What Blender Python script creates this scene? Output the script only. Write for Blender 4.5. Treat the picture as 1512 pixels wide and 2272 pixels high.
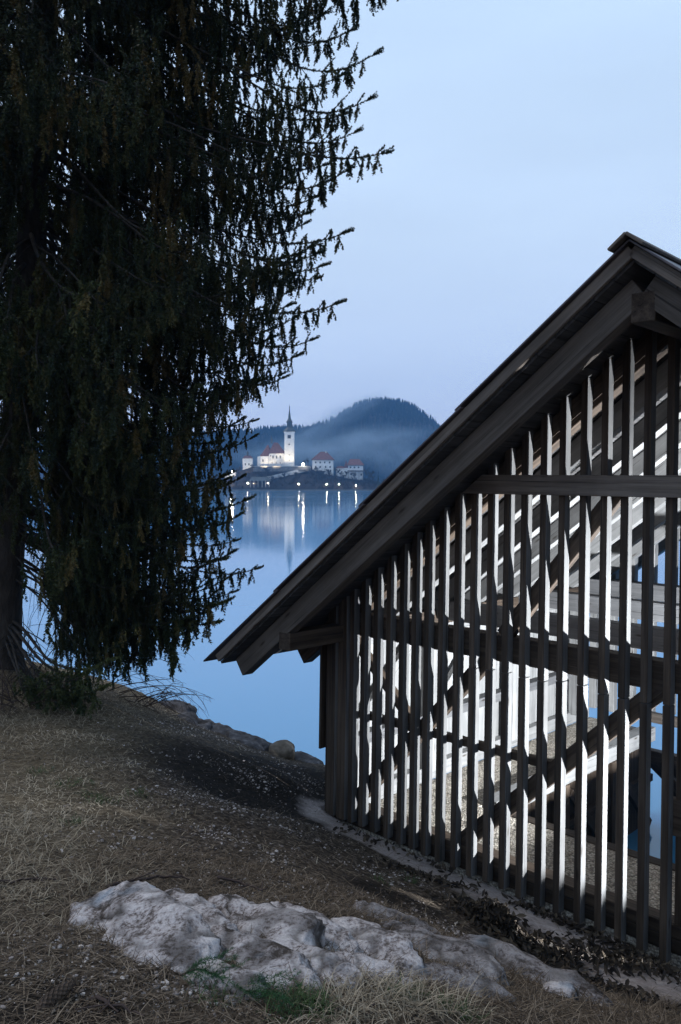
import bpy, bmesh, math, random
import numpy as np
from mathutils import Vector, Matrix, noise as mnoise

R = math.radians
random.seed(7)
rng = np.random.default_rng(7)
scn = bpy.context.scene
for o in list(bpy.data.objects):
    bpy.data.objects.remove(o)
COL = scn.collection

# ------------------------------------------------------------------ camera
EYE = 4.3                      # metres above the lake
F, CX, YH = 1850.0, 756.0, 1076.0
cam_d = bpy.data.cameras.new('camera')
cam = bpy.data.objects.new('camera', cam_d)
COL.objects.link(cam)
cam.location = (0, 0, EYE)
cam.rotation_euler = (R(90), 0, 0)
cam_d.sensor_fit = 'AUTO'
cam_d.sensor_width = 36
cam_d.lens = 36 * F / 2272
cam_d.shift_y = -(1136 - YH) / 2272
cam_d.clip_start = 0.05
cam_d.clip_end = 8000
scn.camera = cam

# ------------------------------------------------------------------ world
W = bpy.data.worlds.new('World')
scn.world = W
W.use_nodes = True
wn, wl = W.node_tree.nodes, W.node_tree.links
wn.clear()
out = wn.new('ShaderNodeOutputWorld')
bg = wn.new('ShaderNodeBackground')
sky = wn.new('ShaderNodeTexSky')
sky.sky_type = 'NISHITA'
sky.sun_disc = False
sky.sun_elevation = R(12)
sky.sun_rotation = R(200)
tc = wn.new('ShaderNodeTexCoord')
sep = wn.new('ShaderNodeSeparateXYZ')
wl.new(tc.outputs['Generated'], sep.inputs[0])
ramp = wn.new('ShaderNodeValToRGB')
el = ramp.color_ramp.elements
el[0].position = 0.0;  el[0].color = (7.5, 8.0, 9.9, 1)
el[1].position = 1.0;  el[1].color = (4.6, 6.2, 8.6, 1)
e = el.new(0.12); e.color = (5.4, 6.6, 8.9, 1)
e = el.new(0.28); e.color = (5.5, 6.9, 8.9, 1)
e = el.new(0.5); e.color = (5.3, 6.9, 9.0, 1)
wl.new(sep.outputs['Z'], ramp.inputs[0])
mp = wn.new('ShaderNodeMapping'); mp.inputs['Scale'].default_value = (1.2, 1.2, 5)
nz = wn.new('ShaderNodeTexNoise'); nz.inputs['Scale'].default_value = 1.6; nz.inputs['Detail'].default_value = 4
wl.new(tc.outputs['Generated'], mp.inputs[0]); wl.new(mp.outputs[0], nz.inputs['Vector'])
mr = wn.new('ShaderNodeMapRange')
mr.inputs['From Min'].default_value = 0.3; mr.inputs['From Max'].default_value = 0.7
mr.inputs['To Min'].default_value = 0.93; mr.inputs['To Max'].default_value = 1.04
wl.new(nz.outputs[0], mr.inputs['Value'])
mul = wn.new('ShaderNodeMixRGB'); mul.blend_type = 'MULTIPLY'; mul.inputs[0].default_value = 1
wl.new(ramp.outputs[0], mul.inputs[1]); wl.new(mr.outputs[0], mul.inputs[2])
mix = wn.new('ShaderNodeMixRGB'); mix.inputs[0].default_value = 0.06
wl.new(mul.outputs[0], mix.inputs[1]); wl.new(sky.outputs[0], mix.inputs[2])
wl.new(mix.outputs[0], bg.inputs[0])
bg.inputs[1].default_value = 0.123
wl.new(bg.outputs[0], out.inputs[0])

# ------------------------------------------------------------------ sun (overcast dusk: weak and wide)
sd = bpy.data.lights.new('sun', 'SUN')
sd.energy = 1.3; sd.angle = R(10); sd.color = (1.0, 0.88, 0.76)
sun = bpy.data.objects.new('sun', sd)
COL.objects.link(sun)
d = Vector((0.60, -0.24, -0.76))         # travel direction: from the left, beyond the spruce
sun.rotation_euler = d.to_track_quat('-Z', 'Y').to_euler()

vs = scn.view_settings
vs.view_transform = 'Standard'; vs.look = 'None'; vs.exposure = 0.0; vs.gamma = 1; vs.use_curve_mapping = False
scn.render.engine = 'CYCLES'
cy = scn.cycles
cy.max_bounces = 8; cy.diffuse_bounces = 4; cy.glossy_bounces = 3; cy.transparent_max_bounces = 8
cy.volume_bounces = 0; cy.use_denoising = True
cy.sample_clamp_indirect = 6
cy.caustics_reflective = False; cy.caustics_refractive = False

# ------------------------------------------------------------------ helpers
def tag(o, label=None, cat=None, group=None, kind=None):
    if label: o['label'] = label
    if cat: o['category'] = cat
    if group: o['group'] = group
    if kind: o['kind'] = kind
    return o

def empty(name, loc=(0, 0, 0), rz=0.0):
    o = bpy.data.objects.new(name, None)
    o.empty_display_size = 0.2
    COL.objects.link(o)
    o.location = loc; o.rotation_euler = (0, 0, rz)
    return o

def link(name, me, parent=None):
    o = bpy.data.objects.new(name, me)
    COL.objects.link(o)
    if parent: o.parent = parent
    return o

def fast_mesh(name, V, Fc, mats=(), midx=None, tint=None, smooth=False):
    """V (n,3), Fc (m,k) arrays -> mesh; optional per-face tint attribute"""
    V = np.asarray(V, np.float32); Fc = np.asarray(Fc, np.int32)
    me = bpy.data.meshes.new(name)
    m, k = Fc.shape
    me.vertices.add(len(V)); me.vertices.foreach_set('co', V.ravel())
    me.loops.add(m * k); me.loops.foreach_set('vertex_index', Fc.ravel())
    me.polygons.add(m)
    me.polygons.foreach_set('loop_start', np.arange(0, m * k, k, dtype=np.int32))
    me.polygons.foreach_set('loop_total', np.full(m, k, np.int32))
    for mm in mats: me.materials.append(mm)
    if midx is not None: me.polygons.foreach_set('material_index', np.asarray(midx, np.int32))
    me.polygons.foreach_set('use_smooth', np.full(m, smooth, bool))
    if tint is not None:
        a = me.attributes.new('tint', 'FLOAT', 'FACE')
        a.data.foreach_set('value', np.asarray(tint, np.float32))
    me.update(calc_edges=True)
    return me

def py_mesh(name, verts, faces, mats=(), smooth=False):
    me = bpy.data.meshes.new(name)
    me.from_pydata([tuple(v) for v in verts], [], faces)
    for mm in mats: me.materials.append(mm)
    if smooth:
        for p in me.polygons: p.use_smooth = True
    me.update()
    return me

def bm_mesh(name, bm, mats=(), smooth=False):
    me = bpy.data.meshes.new(name)
    bmesh.ops.recalc_face_normals(bm, faces=bm.faces)
    bm.to_mesh(me); bm.free()
    for mm in mats: me.materials.append(mm)
    if smooth:
        for p in me.polygons: p.use_smooth = True
    return me

BOXF = [(0, 3, 2, 1), (4, 5, 6, 7), (0, 1, 5, 4), (1, 2, 6, 5), (2, 3, 7, 6), (3, 0, 4, 7)]

def box_bm(dx, dy, dz, c=(0, 0, 0), bevel=0.0, bm=None):
    own = bm is None
    if own: bm = bmesh.new()
    vs_ = []
    for z in (-1, 1):
        for x, y in ((-1, -1), (1, -1), (1, 1), (-1, 1)):
            vs_.append(bm.verts.new((c[0] + x * dx / 2, c[1] + y * dy / 2, c[2] + z * dz / 2)))
    fs = [bm.faces.new([vs_[i] for i in f]) for f in BOXF]
    if bevel > 0 and own:
        bmesh.ops.bevel(bm, geom=list(bm.edges), offset=bevel, segments=1, affect='EDGES', profile=0.5)
    return bm

def tube(pts, radii, n=6, cap=True):
    """polyline tube -> verts, quad faces"""
    pts = [Vector(p) for p in pts]
    V, Q = [], []
    prev = None
    for i, p in enumerate(pts):
        t = (pts[min(i + 1, len(pts) - 1)] - pts[max(i - 1, 0)])
        if t.length < 1e-9: t = Vector((0, 0, 1))
        t.normalize()
        a = prev if prev is not None else (Vector((0, 0, 1)) if abs(t.z) < .9 else Vector((1, 0, 0)))
        x = a - t * a.dot(t)
        if x.length < 1e-6: x = t.orthogonal()
        x.normalize(); prev = x
        y = t.cross(x)
        for k in range(n):
            an = 2 * math.pi * k / n
            V.append(p + (x * math.cos(an) + y * math.sin(an)) * radii[i])
    for i in range(len(pts) - 1):
        for k in range(n):
            Q.append((i * n + k, i * n + (k + 1) % n, (i + 1) * n + (k + 1) % n, (i + 1) * n + k))
    return V, Q

# value noise, vectorised
_perm = rng.random((256, 256))
def vnoise(x, y):
    xi = np.floor(x).astype(int); yi = np.floor(y).astype(int)
    fx = x - xi; fy = y - yi
    fx = fx * fx * (3 - 2 * fx); fy = fy * fy * (3 - 2 * fy)
    g = lambda a, b: _perm[a & 255, b & 255]
    return (g(xi, yi) * (1 - fx) + g(xi + 1, yi) * fx) * (1 - fy) + (g(xi, yi + 1) * (1 - fx) + g(xi + 1, yi + 1) * fx) * fy
def fbm(x, y, oct=4):
    s = 0; a = .5; t = 0
    for k in range(oct):
        s = s + a * (vnoise(x * 2 ** k + 17.3 * k, y * 2 ** k + 5.1 * k) - .5); t += a; a *= .5
    return s / t

# ------------------------------------------------------------------ materials
def new_mat(name):
    m = bpy.data.materials.new(name)
    m.use_nodes = True
    n, l = m.node_tree.nodes, m.node_tree.links
    return m, n, l, n['Principled BSDF']

def ramp_node(n, cols):
    r = n.new('ShaderNodeValToRGB')
    while len(r.color_ramp.elements) < len(cols): r.color_ramp.elements.new(0.5)
    for e_, (p, c) in zip(r.color_ramp.elements, cols):
        e_.position = p; e_.color = (*c, 1)
    return r

def noise_node(n, l, vec, scale, detail=4, rough=.55, mscale=None):
    t = n.new('ShaderNodeTexNoise')
    t.inputs['Scale'].default_value = scale; t.inputs['Detail'].default_value = detail
    t.inputs['Roughness'].default_value = rough
    if mscale:
        mpn = n.new('ShaderNodeMapping'); mpn.inputs['Scale'].default_value = mscale
        l.new(vec, mpn.inputs[0]); vec = mpn.outputs[0]
    l.new(vec, t.inputs['Vector'])
    return t

def mat_wood(name, dark, mid, light, rough=.75, var=.35, bump=.25):
    m, n, l, b = new_mat(name)
    c = n.new('ShaderNodeTexCoord'); oi = n.new('ShaderNodeObjectInfo')
    add = n.new('ShaderNodeVectorMath'); add.operation = 'MULTIPLY_ADD'
    l.new(oi.outputs['Random'], add.inputs[0]); add.inputs[1].default_value = (37, 11, 23)
    l.new(c.outputs['Object'], add.inputs[2])
    v = add.outputs[0]
    g = noise_node(n, l, v, 1, 5, .6, (1.1, 26, 26))
    f = noise_node(n, l, v, 1, 3, .6, (4, 150, 150))
    mx = n.new('ShaderNodeMath'); mx.operation = 'MULTIPLY_ADD'
    l.new(f.outputs[0], mx.inputs[0]); mx.inputs[1].default_value = .35
    l.new(g.outputs[0], mx.inputs[2])
    r = ramp_node(n, [(.38, dark), (.62, mid), (.9, light)])
    l.new(mx.outputs[0], r.inputs[0])
    # long drying cracks
    k = noise_node(n, l, v, 1, 2, .5, (.9, 60, 60))
    kr = ramp_node(n, [(.30, (.35, .35, .35)), (.36, (1, 1, 1))])
    l.new(k.outputs[0], kr.inputs[0])
    # weather stains
    st = noise_node(n, l, v, 2.2, 4, .6)
    sr = n.new('ShaderNodeMapRange'); sr.inputs['From Min'].default_value = .3; sr.inputs['From Max'].default_value = .7
    sr.inputs['To Min'].default_value = .78; sr.inputs['To Max'].default_value = 1.2
    l.new(st.outputs[0], sr.inputs['Value'])
    ov = n.new('ShaderNodeMapRange'); ov.inputs['To Min'].default_value = 1 - var; ov.inputs['To Max'].default_value = 1 + var
    l.new(oi.outputs['Random'], ov.inputs['Value'])
    vk = n.new('ShaderNodeTexVoronoi'); vk.inputs['Scale'].default_value = 1
    kmp = n.new('ShaderNodeMapping'); kmp.inputs['Scale'].default_value = (2.2, 9, 9); l.new(v, kmp.inputs[0]); l.new(kmp.outputs[0], vk.inputs['Vector'])
    kn = ramp_node(n, [(.05, (.35, .3, .26)), (.13, (1, 1, 1))]); l.new(vk.outputs['Distance'], kn.inputs[0])
    cur = r.outputs[0]
    for x in (kr.outputs[0], sr.outputs[0], ov.outputs[0], kn.outputs[0]):
        mm = n.new('ShaderNodeMixRGB'); mm.blend_type = 'MULTIPLY'; mm.inputs[0].default_value = 1
        l.new(cur, mm.inputs[1]); l.new(x, mm.inputs[2]); cur = mm.outputs[0]
    l.new(cur, b.inputs['Base Color'])
    b.inputs['Roughness'].default_value = rough
    b.inputs['Specular IOR Level'].default_value = .3
    bp = n.new('ShaderNodeBump'); bp.inputs['Strength'].default_value = bump; bp.inputs['Distance'].default_value = .004
    l.new(mx.outputs[0], bp.inputs['Height']); l.new(bp.outputs[0], b.inputs['Normal'])
    return m

def mat_simple(name, cols, scale=8, rough=.8, bump=0.0, bdist=.01, detail=5, coord='Object', spec=.3, mscale=None):
    m, n, l, b = new_mat(name)
    c = n.new('ShaderNodeTexCoord')
    t = noise_node(n, l, c.outputs[coord], scale, detail, .6, mscale)
    r = ramp_node(n, cols); l.new(t.outputs[0], r.inputs[0])
    l.new(r.outputs[0], b.inputs['Base Color'])
    b.inputs['Roughness'].default_value = rough; b.inputs['Specular IOR Level'].default_value = spec
    if bump:
        bp = n.new('ShaderNodeBump'); bp.inputs['Strength'].default_value = bump; bp.inputs['Distance'].default_value = bdist
        l.new(t.outputs[0], bp.inputs['Height']); l.new(bp.outputs[0], b.inputs['Normal'])
    return m

def mat_tint(name, cols, rough=.8, spec=.2, trans=0.0, objvar=0.0):
    """colour from the per-face tint attribute"""
    m, n, l, b = new_mat(name)
    a = n.new('ShaderNodeAttribute'); a.attribute_name = 'tint'
    r = ramp_node(n, cols); l.new(a.outputs['Fac'], r.inputs[0])
    cur = r.outputs[0]
    if objvar:
        oi = n.new('ShaderNodeObjectInfo'); ov = n.new('ShaderNodeMapRange')
        ov.inputs['To Min'].default_value = 1 - objvar; ov.inputs['To Max'].default_value = 1 + objvar
        l.new(oi.outputs['Random'], ov.inputs['Value'])
        mm = n.new('ShaderNodeMixRGB'); mm.blend_type = 'MULTIPLY'; mm.inputs[0].default_value = 1
        l.new(cur, mm.inputs[1]); l.new(ov.outputs[0], mm.inputs[2]); cur = mm.outputs[0]
    l.new(cur, b.inputs['Base Color'])
    b.inputs['Roughness'].default_value = rough; b.inputs['Specular IOR Level'].default_value = spec
    return m

def mat_emit(name, col, strength):
    m, n, l, b = new_mat(name)
    b.inputs['Base Color'].default_value = (*col, 1)
    b.inputs['Emission Color'].default_value = (*col, 1)
    b.inputs['Emission Strength'].default_value = strength
    return m

M = {}
M['wood'] = mat_wood('dark_timber', (.016, .010, .007), (.040, .027, .018), (.092, .067, .049))
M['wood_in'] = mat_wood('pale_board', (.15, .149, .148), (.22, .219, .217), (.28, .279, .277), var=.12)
M['wood_lit'] = mat_wood('lamplit_timber', (.075, .073, .071), (.115, .113, .111), (.155, .155, .155), var=.15)  # paler copy of the slat timber, lamplight put into its colour
M['wood_mid'] = mat_wood('grey_timber', (.040, .032, .026), (.070, .057, .047), (.115, .098, .084), var=.15)
M['wood_weather'] = mat_wood('weathered_timber', (.060, .047, .038), (.105, .084, .069), (.17, .142, .12), var=.12)
M['wood_grey'] = mat_wood('grey_board', (.075, .075, .078), (.12, .12, .124), (.17, .17, .175), var=.2)
M['wood_deck'] = mat_wood('deck_board', (.030, .029, .029), (.052, .050, .050), (.085, .083, .083), var=.25)
M['roofing'] = mat_simple('roof_metal', [(.3, (.035, .027, .03)), (.7, (.06, .048, .052))], 3, .45, .05, spec=.5)
M['steel'] = mat_simple('painted_steel', [(.3, (.03, .03, .032)), (.7, (.06, .06, .062))], 20, .5)

# ------------------------------------------------------------------ boathouse frame (u along gable, v inward, h up)
TH, BX, BY, RHO = .765, 2.083, 5.491, .015
FLOOR = EYE - 3.1
BM = Matrix.Translation((BX, BY, FLOOR)) @ Matrix.Rotation(RHO, 4, 'Y') @ Matrix.Rotation(-TH, 4, 'Z')
def bw(u, v, h): return BM @ Vector((u, v, h))

# ------------------------------------------------------------------ near bank: control heights
def ctl(px, py, Z): return ((px - CX) / F * Z, Z, (YH - py) / F * Z)
CP = [ctl(*p) for p in [
    (0, 2272, 2.5), (400, 2272, 2.55), (756, 2272, 2.65), (1100, 2272, 3.0), (1512, 2272, 3.9),
    (0, 1980, 3.6), (290, 1985, 3.7), (700, 2000, 4.1), (1000, 2080, 4.5), (1330, 2210, 4.25), (1200, 2150, 4.95), (1085, 2040, 5.3), (1500, 2200, 4.9),
    (0, 1700, 6.3), (300, 1700, 6.6), (600, 1800, 6.7), (640, 1730, 8.0), (560, 1810, 6.9), (850, 1930, 5.9),
    (200, 1500, 11.5), (330, 1545, 11.3), (450, 1600, 10.9), (600, 1655, 10.3), (700, 1695, 9.8), (30, 1478, 9.6), (0, 1600, 7.6), (200, 1600, 8.0)]]
CP += [(0, 0, -1.62), (-3, 0, -1.45), (3, 0, -2.0), (0, -6, -1.4), (-9, 0, -1.1), (9, -4, -2.4), (5.2, 1.2, -2.9), (-9, 9.5, -1.9), (-9, 5, -1.45), (-15, 10, -2.0), (-15, 0, -1.0), (7.5, 3, -3.1)]
for u, hh in ((1.5, -.05), (.5, -.04), (0, -.02), (-1, .01), (-2, .03), (-3, .07)):
    p = bw(u, -.06, hh); CP.append((p.x, p.y, p.z - EYE))
p = bw(-3.35, 1.2, .0); CP.append((p.x, p.y, p.z - EYE))
p = bw(-3.5, .3, .05); CP.append((p.x, p.y, p.z - EYE))
CP = np.array(CP)
def _phi(r2): return np.where(r2 > 1e-9, .5 * r2 * np.log(np.maximum(r2, 1e-9)), 0)
_n = len(CP)
_A = np.zeros((_n + 3, _n + 3))
_d2 = ((CP[:, None, :2] - CP[None, :, :2]) ** 2).sum(-1)
_A[:_n, :_n] = _phi(_d2) + np.eye(_n) * .02
_A[:_n, _n:] = np.c_[np.ones(_n), CP[:, :2]]; _A[_n:, :_n] = _A[:_n, _n:].T
_w = np.linalg.solve(_A, np.r_[CP[:, 2], 0, 0, 0])
CRX = np.array([-40, -14, -6, -3.46, -2.6, -1.8, -.87, -.19, .5, 1.2, 2, 12, 40])
CRY = np.array([16, 13.2, 12.2, 11.6, 11.35, 10.95, 10.35, 9.85, 9.3, 8.8, 7.5, -1, -10])
def ground(x, y, fine=True):
    """world height of the bank"""
    x = np.asarray(x, float); y = np.asarray(y, float)
    xc = np.clip(x, -16, 10); yc = np.clip(y, -8, 14)
    sh = xc.shape
    P = np.c_[xc.ravel(), yc.ravel()]
    h = np.zeros(len(P))
    for s in range(0, len(P), 20000):
        q = P[s:s + 20000]
        r2 = ((q[:, None, :] - CP[None, :, :2]) ** 2).sum(-1)
        h[s:s + 20000] = _phi(r2) @ _w[:_n] + _w[_n] + q @ _w[_n + 1:]
    h = h.reshape(sh)
    h = np.clip(h, -3.6, -.6)
    if fine:
        h = h + .05 * fbm(x * 1.7, y * 1.7) + .028 * fbm(x * 7, y * 7, 3)
    dr = np.maximum(0, y - np.interp(x, CRX, CRY))
    h = h - np.minimum(dr * .85, 2.2)
    # inside the boathouse: pushed under the floor, deep in the slip
    ux, uy = math.cos(TH), -math.sin(TH)
    u = (x - BX) * ux + (y - BY) * uy
    v = (x - BX) * math.sin(TH) + (y - BY) * math.cos(TH)
    inside = (u > -3.3) & (u < 3.6) & (v > .12)
    edge = np.clip((v - .05) / .1, 0, 1)
    h = np.where((u > -3.2) & (u < 3.6) & (v > .05), np.minimum(h, -3.1 - .12 * edge), h)
    h = np.where((u > -3.1) & (u < 3.6) & (v > .9), -5.2, h)
    return EYE + h
def at(px, py, lift=0.0):
    """point of the bank that a photo pixel shows"""
    Z = np.arange(1.6, 15, .02)
    X = (px - CX) / F * Z; H = EYE + (YH - py) / F * Z
    g = ground(X, Z, False)
    i = int(np.argmax(H < g))
    return Vector((X[i], Z[i], g[i] + lift))
def gnd(x, y): return float(ground(np.array([x]), np.array([y]))[0])

def in_house(x, y):
    u = (x - BX) * math.cos(TH) - (y - BY) * math.sin(TH)
    v = (x - BX) * math.sin(TH) + (y - BY) * math.cos(TH)
    return u, v

# ================================================================== SETTING: bank, lake, hills
def mat_ground():
    m, n, l, b = new_mat('bank_soil')
    c = n.new('ShaderNodeTexCoord'); v = c.outputs['Object']
    big = noise_node(n, l, v, 1.3, 5, .6)
    fine = noise_node(n, l, v, 26, 6, .7)
    speck = n.new('ShaderNodeTexVoronoi'); speck.inputs['Scale'].default_value = 55
    l.new(v, speck.inputs['Vector'])
    soil = ramp_node(n, [(.34, (.012, .009, .006)), (.5, (.050, .038, .028)), (.68, (.19, .152, .115))])
    l.new(fine.outputs[0], soil.inputs[0])
    # pale stone chips showing in the soil
    chip = n.new('ShaderNodeMath'); chip.operation = 'LESS_THAN'; chip.inputs[1].default_value = .16
    l.new(speck.outputs['Distance'], chip.inputs[0])
    sc = n.new('ShaderNodeSeparateColor'); l.new(speck.outputs['Color'], sc.inputs[0])
    pick = n.new('ShaderNodeMath'); pick.operation = 'GREATER_THAN'; l.new(sc.outputs[0], pick.inputs[0])
    cl = noise_node(n, l, v, 2.4, 3, .6)
    thr = n.new('ShaderNodeMapRange'); thr.inputs['From Min'].default_value = .4; thr.inputs['From Max'].default_value = .62
    thr.inputs['To Min'].default_value = 1.0; thr.inputs['To Max'].default_value = .45
    l.new(cl.outputs[0], thr.inputs['Value']); l.new(thr.outputs[0], pick.inputs[1])
    cm = n.new('ShaderNodeMath'); cm.operation = 'MULTIPLY'; l.new(chip.outputs[0], cm.inputs[0]); l.new(pick.outputs[0], cm.inputs[1])
    m1 = n.new('ShaderNodeMixRGB'); l.new(cm.outputs[0], m1.inputs[0]); l.new(soil.outputs[0], m1.inputs[1]); m1.inputs[2].default_value = (.20, .19, .20, 1)
    # sand strip, grass ground (masks built with the mesh)
    sa = n.new('ShaderNodeAttribute'); sa.attribute_name = 'sand'
    sn = n.new('ShaderNodeMath'); sn.operation = 'MULTIPLY_ADD'; l.new(big.outputs[0], sn.inputs[0]); sn.inputs[1].default_value = 1.6
    sn2 = n.new('ShaderNodeMath'); sn2.operation = 'ADD'; sn.inputs[2].default_value = -.95
    l.new(sn.outputs[0], sn2.inputs[0]); l.new(sa.outputs['Fac'], sn2.inputs[1])
    sr = n.new('ShaderNodeMapRange'); sr.inputs['From Min'].default_value = .25; sr.inputs['From Max'].default_value = .6
    l.new(sn2.outputs[0], sr.inputs['Value'])
    sand = ramp_node(n, [(.3, (.25, .205, .185)), (.55, (.42, .36, .335)), (.8, (.56, .49, .46))]); l.new(fine.outputs[0], sand.inputs[0])
    dp = n.new('ShaderNodeAttribute'); dp.attribute_name = 'dark_patch'
    m1b = n.new('ShaderNodeMixRGB'); l.new(dp.outputs['Fac'], m1b.inputs[0]); l.new(m1.outputs[0], m1b.inputs[1]); m1b.inputs[2].default_value = (.010, .008, .007, 1)  # soil darkened in soft-edged patches
    m2 = n.new('ShaderNodeMixRGB'); l.new(sr.outputs[0], m2.inputs[0]); l.new(m1b.outputs[0], m2.inputs[1]); l.new(sand.outputs[0], m2.inputs[2])
    ga = n.new('ShaderNodeAttribute'); ga.attribute_name = 'turf'
    turf = ramp_node(n, [(.3, (.034, .026, .016)), (.5, (.095, .074, .048)), (.72, (.20, .162, .11))]); l.new(fine.outputs[0], turf.inputs[0])
    m3 = n.new('ShaderNodeMixRGB'); l.new(ga.outputs['Fac'], m3.inputs[0]); l.new(m2.outputs[0], m3.inputs[1]); l.new(turf.outputs[0], m3.inputs[2])
    l.new(m3.outputs[0], b.inputs['Base Color'])
    b.inputs['Roughness'].default_value = .95; b.inputs['Specular IOR Level'].default_value = .1
    bp = n.new('ShaderNodeBump'); bp.inputs['Strength'].default_value = .8; bp.inputs['Distance'].default_value = .02
    l.new(fine.outputs[0], bp.inputs['Height']); l.new(bp.outputs[0], b.inputs['Normal'])
    return m
M['ground'] = mat_ground()

gx = np.unique(np.r_[np.linspace(-60, -10, 26), np.linspace(-10, -4.5, 60), np.arange(-4.5, 5.0, .045), np.linspace(5, 12, 40), np.linspace(12, 60, 22)])
gy = np.unique(np.r_[np.linspace(-40, -2, 26), np.linspace(-2, 1.6, 30), np.arange(1.6, 8.5, .045), np.arange(8.5, 15, .08), np.linspace(15, 26, 12)])
GX, GY = np.meshgrid(gx, gy)
GH = ground(GX, GY)
def sand_mask(x, y):
    u, v = in_house(x, y)
    wd = np.interp(u, [-4, -3.2, -2, -1, 0, 2], [.0, .35, .55, .75, 1.0, 1.3])
    return np.clip(1.25 - (-v) / np.maximum(wd, .05), 0, 1) * (v < .3) * np.clip((u + 3.6) / .5, 0, 1)
def turf_mask(x, y):
    """dry grass: left half of the bank and the near edge"""
    a = np.clip((-.9 - x - .12 * (y - 4) + .9 * fbm(x * .9, y * .9, 3)) / .9, 0, 1) * np.clip((y - 2.6) / 1.0, .5, 1)
    b_ = np.clip((3.05 + .35 * (x - .4) - y + .35 * fbm(x * 2, y * 2, 3)) / .35, 0, 1) * np.clip((x + .35) / .4, 0, 1)
    return np.clip(np.maximum(a, b_), 0, 1)
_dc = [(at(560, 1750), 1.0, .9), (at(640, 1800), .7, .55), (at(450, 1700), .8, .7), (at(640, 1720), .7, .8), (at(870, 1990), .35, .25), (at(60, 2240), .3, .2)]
def dark_patch_mask(x, y):
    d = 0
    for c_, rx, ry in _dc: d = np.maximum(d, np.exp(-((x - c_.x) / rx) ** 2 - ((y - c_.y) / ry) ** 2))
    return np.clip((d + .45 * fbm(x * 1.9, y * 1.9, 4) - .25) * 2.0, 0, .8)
nxg, nyg = len(gx), len(gy)
idx = np.arange(nxg * nyg).reshape(nyg, nxg)
Q = np.c_[idx[:-1, :-1].ravel(), idx[:-1, 1:].ravel(), idx[1:, 1:].ravel(), idx[1:, :-1].ravel()]
me = fast_mesh('bank', np.c_[GX.ravel(), GY.ravel(), GH.ravel()], Q, [M['ground']], smooth=True)
for nm, fn in (('sand', sand_mask), ('turf', turf_mask), ('dark_patch', dark_patch_mask)):
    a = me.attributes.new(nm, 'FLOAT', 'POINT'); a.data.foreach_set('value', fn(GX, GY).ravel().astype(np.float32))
tag(link('ground', me), 'sloping lakeside bank of dark soil, stone chips and dry turf', kind='structure')

# lake
m, n, l, b = new_mat('lake_water')
c = n.new('ShaderNodeTexCoord')
w1 = noise_node(n, l, c.outputs['Object'], .35, 3, .5, (1, .45, 1))
w2 = noise_node(n, l, c.outputs['Object'], .012, 3, .5)
rr = n.new('ShaderNodeMapRange'); rr.inputs['From Min'].default_value = .4; rr.inputs['From Max'].default_value = .65
rr.inputs['To Min'].default_value = .065; rr.inputs['To Max'].default_value = .10
l.new(w2.outputs[0], rr.inputs['Value']); l.new(rr.outputs[0], b.inputs['Roughness'])
b.inputs['Base Color'].default_value = (.075, .285, .52, 1)
b.inputs['IOR'].default_value = 1.6
bp = n.new('ShaderNodeBump'); bp.inputs['Strength'].default_value = .05; bp.inputs['Distance'].default_value = .05
l.new(w1.outputs[0], bp.inputs['Height']); l.new(bp.outputs[0], b.inputs['Normal'])
M['water'] = m
tag(link('lake', py_mesh('lake', [(-3500, -60, 0), (3500, -60, 0), (3500, 5000, 0), (-3500, 5000, 0)], [(0, 1, 2, 3)], [m])),
    'calm blue lake mirroring church lights', kind='structure')

# ================================================================== BOATHOUSE
house = empty('timber_boathouse')
house.matrix_world = BM
tag(house, 'dark timber boathouse with slatted gable, lit up inside beside the lake', 'boathouse')
SL = .775                                        # roof slope
RU = .13                                         # ridge position
def roof(u, off=0.0): return 4.39 + off - SL * abs(u - RU)   # underside of the deck

def beam(name, p0, p1, w, dpt, mat, wdir=(0, 0, 1), parent=house, bevel=.004):
    """timber from p0 to p1 (boathouse coordinates); w measured along wdir, dpt across it"""
    p0, p1 = Vector(p0), Vector(p1)
    x = (p1 - p0); L = x.length; x.normalize()
    wd = Vector(wdir); y = (wd - x * wd.dot(x)).normalized(); z = x.cross(y)
    bm = box_bm(L, w, dpt, bevel=bevel)
    o = link(name, bm_mesh(name, bm, [M[mat] if isinstance(mat, str) else mat]), parent)
    mtx = Matrix((x, y, z)).transposed().to_4x4(); mtx.translation = (p0 + p1) / 2
    o.matrix_local = mtx
    return o

def upright(name, u, v0, v1, wd, h0, hfun, mat='wood', lit_mat='wood_lit', parent=house):
    """vertical slat with its head cut to the roof slope; u = left edge; outer face dark, other faces paler as if lamplit"""
    top0, top1 = hfun(u), hfun(u + wd)
    c = Vector((u + wd / 2, (v0 + v1) / 2, h0))
    P = []
    for (uu, vv) in ((u, v0), (u + wd, v0), (u + wd, v1), (u, v1)):
        P.append(Vector((h0, uu, vv)))
    for (uu, vv, hh) in ((u, v0, top0), (u + wd, v0, top1), (u + wd, v1, top1), (u, v1, top0)):
        P.append(Vector((hh, uu, vv)))
    V = [Vector((p.x - c.z, p.y - c.x, p.z - c.y)) for p in P]
    bm = bmesh.new()
    bv = [bm.verts.new(q) for q in V]
    for f in BOXF: bm.faces.new([bv[i] for i in f])
    bmesh.ops.bevel(bm, geom=list(bm.edges), offset=.003, segments=1, affect='EDGES')
    me = bm_mesh(name, bm, [M[mat], M[lit_mat]])
    for p in me.polygons: p.material_index = 0 if p.normal.z < -.5 else 1
    o = link(name, me, parent)
    mtx = Matrix(((0, 1, 0, c.x), (0, 0, 1, c.y), (1, 0, 0, c.z), (0, 0, 0, 1)))
    o.matrix_local = mtx
    return o

V0, V1 = -.65, 5.75           # roof frame front and rear
DF, DR = -.80, 5.98           # deck front and rear
EU, ER = -3.67, 3.96          # eaves

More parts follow.
